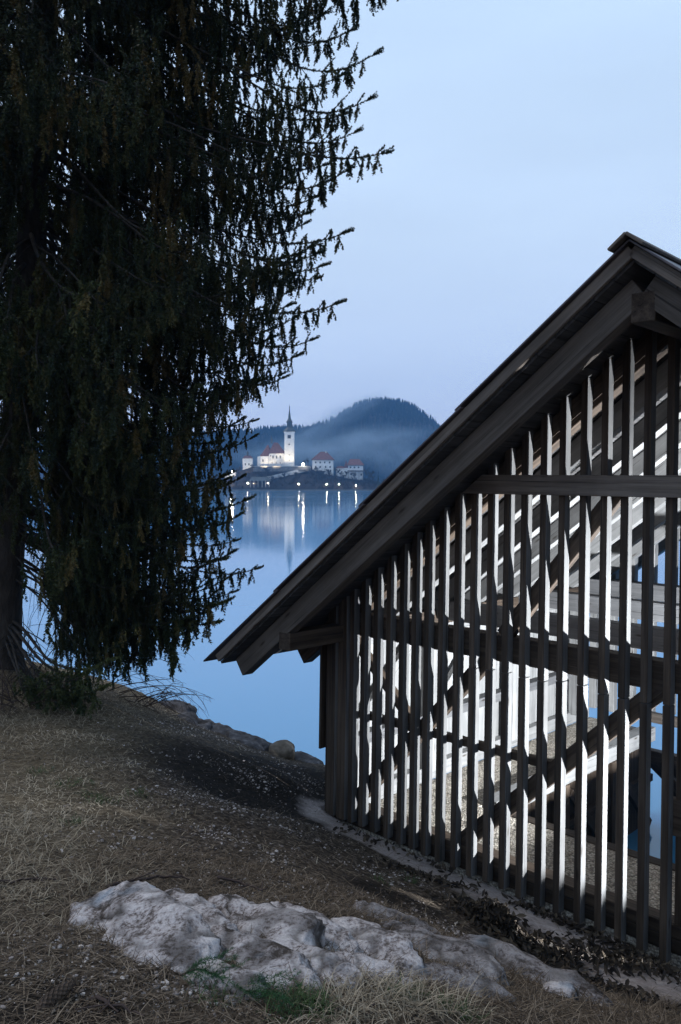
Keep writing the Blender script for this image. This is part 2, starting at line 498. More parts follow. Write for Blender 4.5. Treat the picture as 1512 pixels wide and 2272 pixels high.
# --- front gable slats
US = [.012, -.143, -.298, -.447, -.604, -.768, -.922, -1.078, -1.228, -1.374, -1.527, -1.680, -1.835, -1.978, -2.110, -2.242, -2.388, -2.532, -2.675, -2.810, -2.950, -3.085]
US = [.167] + US
def hg(u):                    # ground at the foot of the gable
    p = bw(u, .03, 0); return gnd(p.x, p.y) - FLOOR
for k, u in enumerate(US):
    wd = .050 if u > -2.9 else .10
    foot = -.02 - .035 * min(0, u) * .9 + random.uniform(-.012, .006)
    vd = .081 if u > -2.9 else .06
    jit = random.uniform(-.003, .003)
    if -1.6 < u < 1.2:
        hj = 1.655 + random.uniform(-.02, .02)
        upright('slat', u, jit, vd, wd, foot, lambda q: hj)
        upright('slat', u, jit + .002, vd, wd, hj + .005, lambda q: roof(q, -.005))
    else:
        upright('slat', u, jit, vd, wd, foot, lambda q: roof(q, -.005))
for k in range(21):            # unseen boards added to stop lamp light leaking outside
    u = .36 + k * .142
    upright('light_stop_board', u, .0, .03, .139, -.03, lambda q: roof(q, -.005))
# --- front frame behind the slats
beam('sill', (-3.1, .155, .154), (3.35, .155, .154), .085, .135, 'wood', (0, 0, 1))
beam('sill', (-3.1, .157, .056), (3.35, .157, .056), .098, .13, 'wood', (0, 0, 1))
beam('plate_beam', (-3.1, .155, 1.82), (3.35, .155, 1.82), .20, .135, 'wood')
beam('rail', (-3.0, .12, 1.02), (-.74, .12, 1.02), .065, .06, 'wood')
beam('rail', (.0, .125, .90), (3.3, .125, .90), .24, .07, 'wood')
beam('brace', (-2.84, .125, .195), (-1.42, .125, 1.722), .12, .075, 'wood')
beam('brace', (-1.28, .125, 1.92), (-.28, .125, 3.16), .12, .075, 'wood')
beam('brace', (-1.66, .127, .195), (.10, .127, 1.87), .13, .075, 'wood')
beam('brace', (-2.92, .129, 1.72), (-2.17, .129, 1.06), .085, .065, 'wood')
beam('brace', (2.9, .125, .2), (1.5, .125, 1.72), .12, .075, 'wood')
beam('brace', (1.5, .125, 1.92), (.5, .125, 3.16), .12, .075, 'wood')
beam('king_post', (.16, .18, .19), (.16, .18, 4.06), .18, .16, 'wood', (1, 0, 0))
beam('corner_post', (-3.11, .165, .02), (-3.11, .165, 1.70), .15, .15, 'wood', (1, 0, 0))
# tie beam on the outside of the slats, ends cut to the roof
t0, t1 = 3.017, 3.163
uL0, uL1 = RU - (4.17 - t0) / SL - .02, RU - (4.17 - t1) / SL - .02
Vt = []
for v in (-.062, -.006):
    Vt += [(uL0 - .2, v, t0), (2 * RU - uL0 + .2, v, t0), (2 * RU - uL1 + .2, v, t1), (uL1 - .2, v, t1)]
bm = bmesh.new(); bv = [bm.verts.new((p[0] - RU, p[1], p[2] - 3.09)) for p in Vt]
for f in BOXF: bm.faces.new([bv[i] for i in f])
bmesh.ops.bevel(bm, geom=list(bm.edges), offset=.004, segments=1, affect='EDGES')
o = link('tie_beam', bm_mesh('tie_beam', bm, [M['wood_weather']]), house); o.location = (RU, 0, 3.09)

# --- purlins
beam('purlin', (RU, V0, 4.15), (RU, V1, 4.15), .18, .15, 'wood')
for u in (-2.96, 2 * RU + 2.96):
    beam('purlin', (u, V0, 1.735), (u, V1, 1.735), .15, .14, 'wood')
# --- rafters
rv = [V0 + .06, .165] + [.80 + .70 * k for k in range(7)] + [V1 - .06]
ca = 1 / math.sqrt(1 + SL * SL)
for v in rv:
    for s in (-1, 1):
        off = -.115
        u0 = RU + s * .001
        ue = (-3.56 if s < 0 else 2 * RU + 3.56)
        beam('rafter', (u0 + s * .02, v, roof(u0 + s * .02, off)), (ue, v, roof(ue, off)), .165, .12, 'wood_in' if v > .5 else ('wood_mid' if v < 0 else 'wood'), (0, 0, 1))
for s in (-1, 1):               # board added behind the slat heads to block leaking lamp light
    ua, ub = RU + s * .1, RU + s * 3.15
    beam('leak_block_board', (ua, .093, roof(ua, -.10)), (ub, .093, roof(ub, -.10)), .11, .018, 'wood', (0, 0, 1), bevel=0)
# --- roof deck boards seen from below
nb = 30
for s in (-1, 1):
    Ls = (RU - EU) / nb
    for k in range(nb):
        uc = RU + s * (k + .5) * Ls
        h = roof(uc, .013)
        wd = Ls / ca - .006
        beam('roof_board', (uc, DF + .03 + random.uniform(-.004, .004), h), (uc, DR, h), wd, .022, 'wood_deck', (s, 0, -SL), bevel=0)
# --- barge boards, front and rear
for s in (-1, 1):
    for v in (DF, DR + .03):
        ue = RU + s * (RU - EU)
        beam('barge_board', (RU + s * .0, v, roof(RU, .060)), (ue, v, roof(ue, .060)), .070, .034, 'wood_weather' if v < 0 else 'wood', (0, 0, 1))
# --- roof covering in four overlapping courses a side
for s in (-1, 1):
    cuts = [0, 1.16, 2.03, 2.97, 3.90]
    for a, b_ in zip(cuts[:-1], cuts[1:]):
        ua, ub = RU + s * a, RU + s * (b_ + .05)
        beam('roof_course', (ua, (DF + DR) / 2, roof(ua, .112)), (ub, (DF + DR) / 2, roof(ub, .130)), DR - DF + .10, .014, 'roofing', (0, 1, 0), bevel=.003)
# --- ridge cap
for s in (-1, 1):
    ua, ub = RU + s * .0, RU + s * .105
    beam('ridge_cap', (ua, (DF + DR) / 2 - .02, roof(ua, .142)), (ub, (DF + DR) / 2 - .02, roof(ub, .142)), DR - DF + .16, .02, 'wood_mid', (0, 1, 0))

# --- cross beams and posts inside
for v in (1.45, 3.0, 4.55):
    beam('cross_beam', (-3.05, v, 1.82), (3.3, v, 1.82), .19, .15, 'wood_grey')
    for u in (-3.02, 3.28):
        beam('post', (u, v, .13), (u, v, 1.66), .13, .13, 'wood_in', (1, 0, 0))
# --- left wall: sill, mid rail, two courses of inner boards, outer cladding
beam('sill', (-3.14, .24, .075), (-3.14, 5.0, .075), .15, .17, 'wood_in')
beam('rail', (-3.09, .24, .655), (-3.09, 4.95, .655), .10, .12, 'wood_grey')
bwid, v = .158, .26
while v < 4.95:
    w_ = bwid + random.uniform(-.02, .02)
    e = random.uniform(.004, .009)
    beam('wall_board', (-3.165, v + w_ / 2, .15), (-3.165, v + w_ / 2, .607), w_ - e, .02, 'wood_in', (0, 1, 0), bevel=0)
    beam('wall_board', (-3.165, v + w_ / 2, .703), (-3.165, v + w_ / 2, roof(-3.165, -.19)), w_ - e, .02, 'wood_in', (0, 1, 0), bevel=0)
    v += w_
v = .05
while v < 5.2:
    beam('cladding_board', (-3.225, v + .1, .62 + random.uniform(-.01, .01)), (-3.225, v + .1, roof(-3.225, -.03)), .192, .024, 'wood', (0, 1, 0), bevel=.002)
    v += .2
beam('wall_plate', (-3.10, .24, 1.60), (-3.10, 5.0, 1.60), .12, .1, 'wood_in')
beam('brace', (-3.08, 1.62, .75), (-3.08, 2.5, 1.56), .09, .06, 'wood_in')
beam('brace', (-3.08, .35, .75), (-3.08, 1.3, 1.56), .09, .06, 'wood_in')
# right wall: boards
v = .05
while v < 5.2:
    beam('cladding_board', (3.46, v + .1, .05), (3.46, v + .1, roof(3.46, -.03)), .19, .024, 'wood', (0, 1, 0), bevel=.002)
    v += .2
# --- rear gable
VR = 5.03
u = -3.08
while u < 3.3:
    low = .235 if -2.25 < u < 3.2 else .12
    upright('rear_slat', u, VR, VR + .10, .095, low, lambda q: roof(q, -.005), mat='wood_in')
    if -2.25 < u < -.2:
        upright('rear_slat', u + .06, VR + .01, VR + .05, .10, -1.12, lambda q: -.385, mat='wood')
    u += .262
beam('rail', (-2.25, VR - .05, .18), (3.3, VR - .05, .18), .12, .09, 'wood_mid')
beam('sill', (-2.25, VR - .05, -.31), (-.2, VR - .05, -.31), .16, .12, 'wood')
beam('plate_beam', (-3.05, VR - .05, 1.80), (3.3, VR - .05, 1.80), .16, .09, 'wood_mid')
beam('tie_beam', (-1.5, VR - .05, 3.08), (1.75, VR - .05, 3.08), .15, .09, 'wood_mid')
beam('brace', (-2.2, VR - .06, -.36), (-1.2, VR - .06, -1.1), .12, .07, 'wood')
beam('brace', (-.25, VR - .06, -.36), (-1.1, VR - .06, -1.1), .12, .07, 'wood')
# --- boat slip: edge beams, boarded side, trestle
beam('edge_beam', (-2.21, 1.36, -.02), (-2.21, 4.97, -.02), .17, .16, 'wood_in')
beam('edge_beam', (-2.13, 1.36, -.05), (-.2, 1.36, -.05), .12, .12, 'wood')
v = 1.45
while v < 4.9:
    beam('slip_board', (-2.24, v + .09, -1.3), (-2.24, v + .09, -.11), .172, .025, 'wood', (0, 1, 0), bevel=.002)
    v += .18
for v in (1.6, 2.7, 3.8):
    beam('slip_post', (-2.16, v, -1.3), (-2.16, v, -.105), .1, .1, 'wood', (1, 0, 0))
    beam('brace', (-2.13, v + .06, -.2), (-2.13, v + 1.0, -1.1), .1, .06, 'wood')
beam('slip_rail', (-2.16, 1.45, -.55), (-2.16, 4.9, -.55), .09, .07, 'wood')
for k in range(3):  # unseen kerb added to keep lamp light off the slip wall
    beam('shade_kerb', (-.25, 1.3, .07 + .12 * k), (-.25, 4.95, .07 + .12 * k), .115, .03, 'wood', bevel=.002)

# gravel floor: left strip, front strip, right deck (one slab with the slip left open)
def mat_gravel():
    m, n, l, b = new_mat('floor_gravel')
    c = n.new('ShaderNodeTexCoord'); v = c.outputs['Object']
    vo = n.new('ShaderNodeTexVoronoi'); vo.inputs['Scale'].default_value = 52; l.new(v, vo.inputs['Vector'])
    sc = n.new('ShaderNodeSeparateColor'); l.new(vo.outputs['Color'], sc.inputs[0])
    r = ramp_node(n, [(0, (.28, .235, .185)), (.45, (.47, .415, .34)), (1, (.64, .585, .50))]); l.new(sc.outputs[0], r.inputs[0])
    dk = n.new('ShaderNodeMapRange'); dk.inputs['From Min'].default_value = .35; dk.inputs['From Max'].default_value = .75
    dk.inputs['To Min'].default_value = 1; dk.inputs['To Max'].default_value = .35
    l.new(vo.outputs['Distance'], dk.inputs['Value'])
    g = noise_node(n, l, v, 3, 4, .6); gr = n.new('ShaderNodeMapRange')
    gr.inputs['From Min'].default_value = .3; gr.inputs['From Max'].default_value = .7; gr.inputs['To Min'].default_value = .7; gr.inputs['To Max'].default_value = 1.1
    l.new(g.outputs[0], gr.inputs['Value'])
    cur = r.outputs[0]
    for x in (dk.outputs[0], gr.outputs[0]):
        mm = n.new('ShaderNodeMixRGB'); mm.blend_type = 'MULTIPLY'; mm.inputs[0].default_value = 1
        l.new(cur, mm.inputs[1]); l.new(x, mm.inputs[2]); cur = mm.outputs[0]
    l.new(cur, b.inputs['Base Color']); b.inputs['Roughness'].default_value = .9
    bp = n.new('ShaderNodeBump'); bp.inputs['Strength'].default_value = 1; bp.inputs['Distance'].default_value = .012; bp.invert = True
    l.new(vo.outputs['Distance'], bp.inputs['Height']); l.new(bp.outputs[0], b.inputs['Normal'])
    return m
M['gravel'] = mat_gravel()
bm = bmesh.new()
for (u0, u1, v0, v1) in ((-3.05, 3.4, .09, 1.30), (-3.05, -2.29, 1.30, 5.0), (-.24, 3.4, 1.30, 5.0)):
    nu, nv = max(2, int((u1 - u0) / .06)), max(2, int((v1 - v0) / .06))
    g = [[bm.verts.new((u0 + (u1 - u0) * i / nu, v0 + (v1 - v0) * j / nv,
          .0 + (.012 * (mnoise.noise((i * .35, j * .35, 3)) + .5) if 0 < i < nu and 0 < j < nv else 0))) for j in range(nv + 1)] for i in range(nu + 1)]
    for i in range(nu):
        for j in range(nv): bm.faces.new((g[i][j], g[i + 1][j], g[i + 1][j + 1], g[i][j + 1]))
    ring = [(u0, v0), (u1, v0), (u1, v1), (u0, v1)]
    t_ = [bm.verts.new((a, b_, 0)) for a, b_ in ring]; bt = [bm.verts.new((a, b_, -1.6)) for a, b_ in ring]
    for i in range(4): bm.faces.new((t_[i], bt[i], bt[(i + 1) % 4], t_[(i + 1) % 4]))
fl = link('gravel_floor', bm_mesh('gravel_floor', bm, [M['gravel']]))
fl.matrix_world = BM
tag(fl, 'beige gravel floor inside the boathouse around the boat slip', kind='structure')

# the work light that lights the inside, on an unseen bench added to shade the near floor
LP = Vector((1.95, 1.65, 1.06))
bench = empty('shade_bench'); bench.matrix_world = BM @ Matrix.Translation((2.05, 1.75, 0))
tag(bench, 'added bench out of view, shading the boathouse floor from the work light', 'shade_bench')
for k in range(5):
    beam('shade_bench_plank', (-1.0, -.5 + .25 * k, .78), (.68, -.5 + .25 * k, .78), .24, .04, 'wood', (0, 1, 0), parent=bench)
for sx_ in (-.85, .58):
    for sy_ in (-.52, .52):
        beam('leg', (sx_, sy_, .02), (sx_, sy_, .757), .08, .08, 'wood', (1, 0, 0), parent=bench)
wl_ = empty('work_light'); wl_.matrix_world = BM @ Matrix.Translation((LP.x, LP.y, .803))
tag(wl_, 'work light on the added bench shining across the inside of the boathouse', 'work light')
link('foot', bm_mesh('foot', box_bm(.16, .2, .02, (0, 0, .01), .004), [M['steel']]), wl_)
Vq, Qq = tube([(0, 0, .02), (0, 0, LP.z - .803 - .09)], [.014, .014], 8)
link('pole', py_mesh('pole', Vq, Qq, [M['steel']], True), wl_)
aim = (Vector((-3.0, 2.2, 1.35)) - LP).normalized()
hd = link('lamp_head', bm_mesh('lamp_head', box_bm(.10, .26, .18, bevel=.012), [M['steel']]), wl_)
hd.location = Vector((0, 0, LP.z - .803)) - aim * .08; hd.rotation_mode = 'QUATERNION'; hd.rotation_quaternion = aim.to_track_quat('X', 'Z')
M['lamp_glass'] = mat_emit('lamp_glass', (.95, .97, 1), 30)
gl = link('lamp_glass', bm_mesh('lamp_glass', box_bm(.006, .22, .14), [M['lamp_glass']]), hd); gl.location = (.055, 0, 0)
up_ = (Vector((0, 0, 1)) - aim * aim.z).normalized()
vz = link('added_visor', bm_mesh('added_visor', box_bm(.15, .44, .005), [M['steel']]), hd)  # plate added to cut off the lamp's upward light
vz.location = (.100, 0, .097)
ld = bpy.data.lights.new('work_lamp', 'AREA'); ld.shape = 'RECTANGLE'; ld.size = .07; ld.size_y = .05
ld.energy = 1060; ld.color = (.90, .95, 1.0)
lo = link('work_lamp', ld, wl_); lo.location = Vector((0, 0, LP.z - .803)) + aim * .02
lo.rotation_mode = 'QUATERNION'; lo.rotation_quaternion = aim.to_track_quat('-Z', 'Y')

# ================================================================== FAR SHORE: hill, forest, island
def px2(px, py, Z): return ((px - CX) / F * Z, Z, EYE + (YH - py) / F * Z)
M['hill'] = mat_simple('hill_ground', [(.3, (.012, .013, .015)), (.5, (.022, .02, .022)), (.7, (.04, .034, .032))], .035, .95, detail=6)
HZ = 1280.0
prof = [(-2600, 1010), (-1400, 985), (-700, 1000), (-200, 985), (100, 978), (300, 985), (520, 975), (600, 968), (690, 964), (740, 946), (790, 915), (820, 905), (850, 903), (905, 912), (950, 942), (985, 972), (1020, 1005), (1080, 1040), (1150, 1058), (1300, 1052), (1600, 1035), (2200, 1010), (3600, 1000)]
HX = np.array([(p - CX) / F * HZ for p, _ in prof]); HH = np.array([EYE + (YH - q) / F * HZ for _, q in prof])
def hill_h(x, y):
    top = np.interp(x, HX, HH)
    t = (y - HZ)
    f_ = np.where(t < 0, np.clip(1 + t / 235., 0, 1), np.clip(1 - t / 420., 0, 1))
    f_ = f_ * f_ * (3 - 2 * f_)
    sway = 40 * fbm(x / 130., y / 130., 3)
    return top * np.clip(f_, 0, 1) + np.clip(f_ * 4, 0, 1) * (1 - np.clip(1 - np.abs(t) / 60, 0, 1) * .85) * sway * .35 - (f_ <= 0) * 3
hx = np.linspace(-2400, 1900, 330); hy = np.linspace(1030, 1720, 60)
X_, Y_ = np.meshgrid(hx, hy); H_ = hill_h(X_, Y_)
ii = np.arange(X_.size).reshape(X_.shape)
Qh = np.c_[ii[:-1, :-1].ravel(), ii[:-1, 1:].ravel(), ii[1:, 1:].ravel(), ii[1:, :-1].ravel()]
tag(link('hill', fast_mesh('hill', np.c_[X_.ravel(), Y_.ravel(), H_.ravel()], Qh, [M['hill']], smooth=True)), 'blue wooded hill across the lake', kind='structure')

# conifers on the hill, one mass
M['forest'] = mat_tint('forest_needles', [(0, (.010, .016, .014)), (.55, (.022, .032, .024)), (1, (.095, .072, .064))], .9)
def cone_tree_template(n=6, tiers=3):
    V, Fc = [], []
    for t in range(tiers):
        z0 = .12 + t * .27; z1 = min(1.0, z0 + .45); r = .17 * (1 - t * .28)
        b0 = len(V)
        for k in range(n):
            a_ = 2 * math.pi * k / n + t
            rr_ = r * (1 if k % 2 else .72)
            V.append((rr_ * math.cos(a_), rr_ * math.sin(a_), z0))
        V.append((0, 0, z1))
        for k in range(n): Fc.append((b0 + k, b0 + (k + 1) % n, b0 + n))
    return np.array(V), np.array(Fc)
tv, tf = cone_tree_template()
N = 15000
fx = np.r_[rng.uniform(-360, 330, 12000), rng.uniform(-1500, 700, 3000)]; fy = HZ + rng.uniform(-1, .12, N) * 230 * rng.random(N) ** .35
keep = hill_h(fx, fy) > 2.0
fx, fy = fx[keep], fy[keep]
fz = hill_h(fx, fy) - .6
kind = fbm(fx / 70., fy / 70., 3) + np.clip((fx - 70) / 160, 0, .6) * .55
conif = rng.random(len(fx)) > np.clip(.25 + kind * 1.6, .08, .8)
fs = np.where(conif, rng.uniform(9, 19, len(fx)), rng.uniform(7, 10, len(fx)))
wd = np.where(conif, rng.uniform(.8, 1.15, len(fx)), rng.uniform(1.5, 2.4, len(fx)))
an = rng.uniform(0, 6.28, len(fx))
c_, s_ = np.cos(an), np.sin(an)
P = tv[None] * np.stack([fs * wd, fs * wd, fs], 1)[:, None]
P = np.stack([P[..., 0] * c_[:, None] - P[..., 1] * s_[:, None] + fx[:, None], P[..., 0] * s_[:, None] + P[..., 1] * c_[:, None] + fy[:, None], P[..., 2] + fz[:, None]], -1)
Ff = (tf[None] + (np.arange(len(fx)) * len(tv))[:, None, None]).reshape(-1, 3)
tt = np.repeat(np.where(conif, rng.uniform(0, .6, len(fx)), rng.uniform(.6, 1, len(fx))), len(tf))
tag(link('forest', fast_mesh('forest', P.reshape(-1, 3), Ff, [M['forest']], tint=tt)), 'dark conifer forest covering the far hill', 'forest', kind='stuff')

# island
ID = 600.0
isl = [(400, 1091), (440, 1080), (470, 1068), (505, 1056), (540, 1044), (562, 1036), (600, 1034.5), (655, 1034.5), (690, 1040), (720, 1052), (770, 1060), (800, 1064), (830, 1072), (850, 1080), (872, 1091)]
IX = np.array([(p - CX) / F * (ID + 25) for p, _ in isl]); IH = np.array([EYE + (YH - q) / F * (ID + 25) for _, q in isl])
def isl_h(x, y):
    top = np.interp(x, IX, IH, left=-2, right=-2)
    t = (y - ID - 14) / 1.0
    ff = np.where(t < 0, np.clip(1 + t / 20., 0, 1), np.where(t > 26, np.clip(1 - (t - 26) / 25., 0, 1), 1))
    return top * np.clip(ff, 0, 1) ** .8 - (ff <= 0) * 2 + .35 * fbm(x / 5., y / 5., 3) * (ff > 0)
ix = np.linspace(-130, 50, 150); iy = np.linspace(ID - 10, ID + 75, 60)
X_, Y_ = np.meshgrid(ix, iy); H_ = isl_h(X_, Y_)
ii = np.arange(X_.size).reshape(X_.shape)
Qi = np.c_[ii[:-1, :-1].ravel(), ii[:-1, 1:].ravel(), ii[1:, 1:].ravel(), ii[1:, :-1].ravel()]
M['island'] = mat_simple('island_ground', [(.3, (.018, .014, .012)), (.55, (.036, .029, .026)), (.8, (.065, .053, .046))], .25, .95)
tag(link('island', fast_mesh('island', np.c_[X_.ravel(), Y_.ravel(), H_.ravel()], Qi, [M['island']], smooth=True)), 'small wooded island below the church', kind='structure')

M['plaster'] = mat_simple('white_plaster', [(.3, (.62, .62, .60)), (.7, (.80, .80, .78))], .25, .9)
M['tile'] = mat_simple('red_roof_tiles', [(.3, (.13, .066, .060)), (.7, (.21, .110, .10))], .8, .85)
M['copper'] = mat_simple('dull_copper', [(.3, (.055, .065, .065)), (.7, (.09, .105, .105))], .5, .6)
M['pane'] = mat_simple('dark_pane', [(.3, (.01, .012, .016)), (.7, (.025, .03, .036))], 1, .3, spec=.5)
M['stonewall'] = mat_simple('old_wall', [(.3, (.10, .095, .09)), (.7, (.22, .21, .20))], .5, .9)
M['lit_wall'] = mat_simple('pale_wall', [(.3, (.5, .48, .45)), (.7, (.62, .6, .57))], .5, .9)

def block(name, x0, x1, y0, y1, z0, z1, mat, parent):
    o = link(name, bm_mesh(name, box_bm(x1 - x0, y1 - y0, z1 - z0), [M[mat]]), parent)
    o.location = ((x0 + x1) / 2, (y0 + y1) / 2, (z0 + z1) / 2); return o
def prism(name, base, top, mat, parent):
    """hipped roof: base ring (4) and ridge points (1 or 2)"""
    V = [Vector(p) for p in base] + [Vector(p) for p in top]
    if len(top) == 1: fs = [(0, 1, 4), (1, 2, 4), (2, 3, 4), (3, 0, 4), (3, 2, 1, 0)]
    else: fs = [(0, 1, 5, 4), (1, 2, 5), (2, 3, 4, 5), (3, 0, 4), (3, 2, 1, 0)]
    return link(name, py_mesh(name, V, fs, [M[mat]]), parent)
def lathe(name, prof_, n, mat, parent, ang=0.0, smooth=False):
    V, Q_ = [], []
    for r_, z_ in prof_:
        for k in range(n):
            a_ = 2 * math.pi * k / n + ang; V.append((r_ * math.cos(a_), r_ * math.sin(a_), z_))
    for i in range(len(prof_) - 1):
        for k in range(n): Q_.append((i * n + k, i * n + (k + 1) % n, (i + 1) * n + (k + 1) % n, (i + 1) * n + k))
    return link(name, py_mesh(name, V, Q_, [M[mat]], smooth), parent)
def window(parent, x, z, w, h, y=-.06):
    f = block('window', x - w / 2, x + w / 2, y, y + .1, z - h / 2, z + h / 2, 'stonewall', parent)
    p_ = link('pane', bm_mesh('pane', box_bm(w * .8, .06, h * .86), [M['pane']]), f); p_.location = (0, -.06, 0)
    return f

# church: local x to the right, y away, z up; origin at hill-top level under the tower's left face
S6 = ID / F
ch = empty('church', px2(632, 1034, ID + 12)[:3])
tag(ch, 'white floodlit church with a red roof and a tall spired bell tower', 'church')
def cx_(px): return (px - 632) * S6 * 1.02
def cz_(py): return (1034 - py) * S6 * 1.02
# tower
tw = block('tower', cx_(631.5), cx_(653), 0, 7, -1.5, cz_(959.5), 'plaster', ch)
cxm = (cx_(631.5) + cx_(653)) / 2
block('cornice', cx_(630.3), cx_(654.2), -.35, 7.35, cz_(960), cz_(957.6), 'plaster', ch)
block('cornice', cx_(631), cx_(653.5), -.18, 7.18, cz_(999.5), cz_(998.6), 'plaster', ch)
def lathe_at(*a_, **k_):
    o = lathe(*a_, **k_); o.location = (cxm, 3.5, 0); return o
lathe_at('tower_roof', [(5.1, cz_(957.6)), (4.7, cz_(955.5)), (3.6, cz_(952)), (2.7, cz_(949.5)), (2.2, cz_(947.5))], 8, 'copper', ch, ang=math.pi / 8)
lathe_at('lantern', [(2.05, cz_(947.5)), (2.05, cz_(937.5)), (2.5, cz_(936.5)), (2.5, cz_(935.5))], 8, 'copper', ch, ang=math.pi / 8)
for k in range(8):
    a_ = math.pi / 4 * k - math.pi / 2
    p_ = link('lantern_opening', bm_mesh('lantern_opening', box_bm(.12, .75, 1.9), [M['pane']]), ch)
    p_.location = (cxm + 1.92 * math.cos(a_), 3.5 + 1.92 * math.sin(a_), cz_(942)); p_.rotation_euler = (0, 0, a_)
lathe_at('spire', [(2.4, cz_(935.5)), (2.1, cz_(933)), (1.35, cz_(930)), (1.05, cz_(926)), (.75, cz_(918)), (.3, cz_(908)), (.12, cz_(904))], 8, 'copper', ch, ang=math.pi / 8)
lathe_at('finial', [(.1, cz_(905)), (.55, cz_(902)), (.1, cz_(900.2)), (.08, cz_(896.5)), (.02, cz_(896))], 8, 'copper', ch)
bf = window(tw, 0, cz_(969) - (cz_(959.5) - 1.5) / 2, 2.5, 2.6, -3.56)
for (pz, ww, hh) in ((986, 1.1, 1.1), (1009, .6, .9), (1021, .6, .9)):
    window(ch, cxm, cz_(pz), ww, hh)
# nave with hipped end, apse, sacristy
block('nave', cx_(598), cx_(632), 1.2, 15, -1.5, cz_(1005.5), 'plaster', ch)
prism('nave_roof', [(cx_(596), .7, cz_(1006)), (cx_(633.5), .7, cz_(1006)), (cx_(633.5), 15.5, cz_(1006)), (cx_(596), 15.5, cz_(1006))], [(cx_(606), 8, cz_(980.5)), (cx_(615), 8, cz_(980.5))], 'tile', ch)
for px_ in (606, 614, 622):
    window(ch, cx_(px_), cz_(1014), .9, 2.2, 1.14)
for px_ in (604, 613, 622):
    window(ch, cx_(px_), cz_(1027), .7, 1.0, 1.14)
block('buttress', cx_(597), cx_(599.5), .5, 1.2, -1.5, cz_(1007.5), 'plaster', ch)
block('buttress', cx_(628.5), cx_(630.5), .5, 1.2, -1.5, cz_(1008), 'plaster', ch)
ap = lathe('apse', [(5.6, -1.5), (5.6, cz_(1012.3))], 6, 'plaster', ch, ang=0); ap.location = (cx_(587), 5, 0)
ar = lathe('apse_roof', [(6.1, cz_(1012.6)), (.25, cz_(986))], 6, 'tile', ch, ang=0); ar.location = (cx_(593), 6, 0)
lt = lathe('roof_turret', [(.7, cz_(983)), (.7, cz_(975)), (1.0, cz_(974.5)), (.5, cz_(971)), (.1, cz_(965.5))], 8, 'copper', ch); lt.location = (cx_(601), 8, 0)
window(ch, cx_(584), cz_(1022), .8, 2.0, -.1)

chap = empty('chapel', px2(539, 1044, ID + 14)[:3])
tag(chap, 'small white floodlit chapel with a turret, left of the church', 'chapel')
k6 = S6 * 1.02
block('wall', 0, 21 * k6, 0, 6, -1.5, 27 * k6, 'plaster', chap)
prism('roof', [(-.3, -.3, 27 * k6), (21 * k6 + .3, -.3, 27 * k6), (21 * k6 + .3, 6.3, 27 * k6), (-.3, 6.3, 27 * k6)], [(4 * k6, 3, 34 * k6), (16 * k6, 3, 34 * k6)], 'tile', chap)
tu = lathe('turret', [(.7, 33 * k6), (.7, 38 * k6), (1.0, 38.4 * k6), (.1, 45 * k6)], 8, 'copper', chap); tu.location = (10 * k6, 3, 0)
for q in (6, 14): window(chap, q * k6, 14 * k6, .8, 1.6)

def hip_house(name, label, px0, px1, pbase, peave, pridge, r0, r1, Z, depth, wins, ov=3):
    k = Z / F
    o = empty(name, px2(px0, pbase, Z))
    tag(o, label, 'house')
    w = (px1 - px0) * k; he = (pbase - peave) * k; hr = (pbase - pridge) * k
    block('wall', 0, w, 0, depth, -2.5, he, 'plaster', o)
    e_ = ov * k
    prism('roof', [(-e_, -e_, he), (w + e_, -e_, he), (w + e_, depth + e_, he), (-e_, depth + e_, he)],
          [((r0 - px0) * k, depth / 2, hr), ((r1 - px0) * k, depth / 2, hr)], 'tile', o)
    block('eave_board', -e_ * .9, w + e_ * .9, -e_ * .9, -e_ * .9 + .15, he - .45, he - .02, 'stonewall', o)
    for (qx, qy, ww, hh) in wins: window(o, (qx - px0) * k, (pbase - qy) * k, ww, hh)
    return o, k
h1, k1 = hip_house('island_house', 'white two storey house with a red hipped roof right of the church', 693.5, 740, 1050, 1020, 1001.5, 711, 725, ID + 14, 10,
    [(701, 1026, 1.1, 1.3), (711, 1026, 1.1, 1.3), (721, 1026, 1.1, 1.3), (732, 1026, 1.1, 1.3), (701, 1036, 1.1, 1.4), (711, 1036, 1.1, 1.4), (723, 1036, 1.1, 1.4), (733, 1036, 1.1, 1.4), (706, 1046, .9, 1.5), (728, 1046, 1, 1)])
ch1 = block('chimney', 9.5, 10.4, 4, 4.9, (1050 - 1008) * k1, (1050 - 1000) * k1, 'plaster', h1)
h2, k2 = hip_house('island_house', 'low white house with a red roof and a terrace, rightmost on the island', 773, 806, 1058, 1032, 1018, 777, 798, ID + 12, 9,
    [(778, 1037, 1.2, 1.2), (787, 1037, 1.2, 1.2), (796, 1037, 1.2, 1.2), (802, 1053, 1.1, 1.6), (780, 1052, 1.3, 1.3)])
block('terrace', -.5, 33 * k2 + .4, -2.2, -.02, 11.5 * k2, 14.5 * k2, 'stonewall', h2)
for q in (0, 8, 16, 24, 32): block('terrace_post', q * k2 - .1, q * k2 + .1, -2.1, -1.9, -2, 11.5 * k2, 'stonewall', h2)
block('gable_wing', -9 * k2, -.02, .6, 7, -2, 20 * k2, 'plaster', h2)
prism('wing_roof', [(-10 * k2, .2, 20 * k2), (.4, .2, 20 * k2), (.4, 7.4, 20 * k2), (-10 * k2, 7.4, 20 * k2)], [(-4.5 * k2, 2, 38 * k2), (-4.5 * k2, 6, 38 * k2)], 'tile', h2)
outb = empty('outbuilding', px2(746, 1056, ID + 16)); tag(outb, 'small pale outbuilding between the two red roofed island houses', 'building')
block('wall', 0, 18 * k1, 0, 5, -2, 17 * k1, 'plaster', outb)
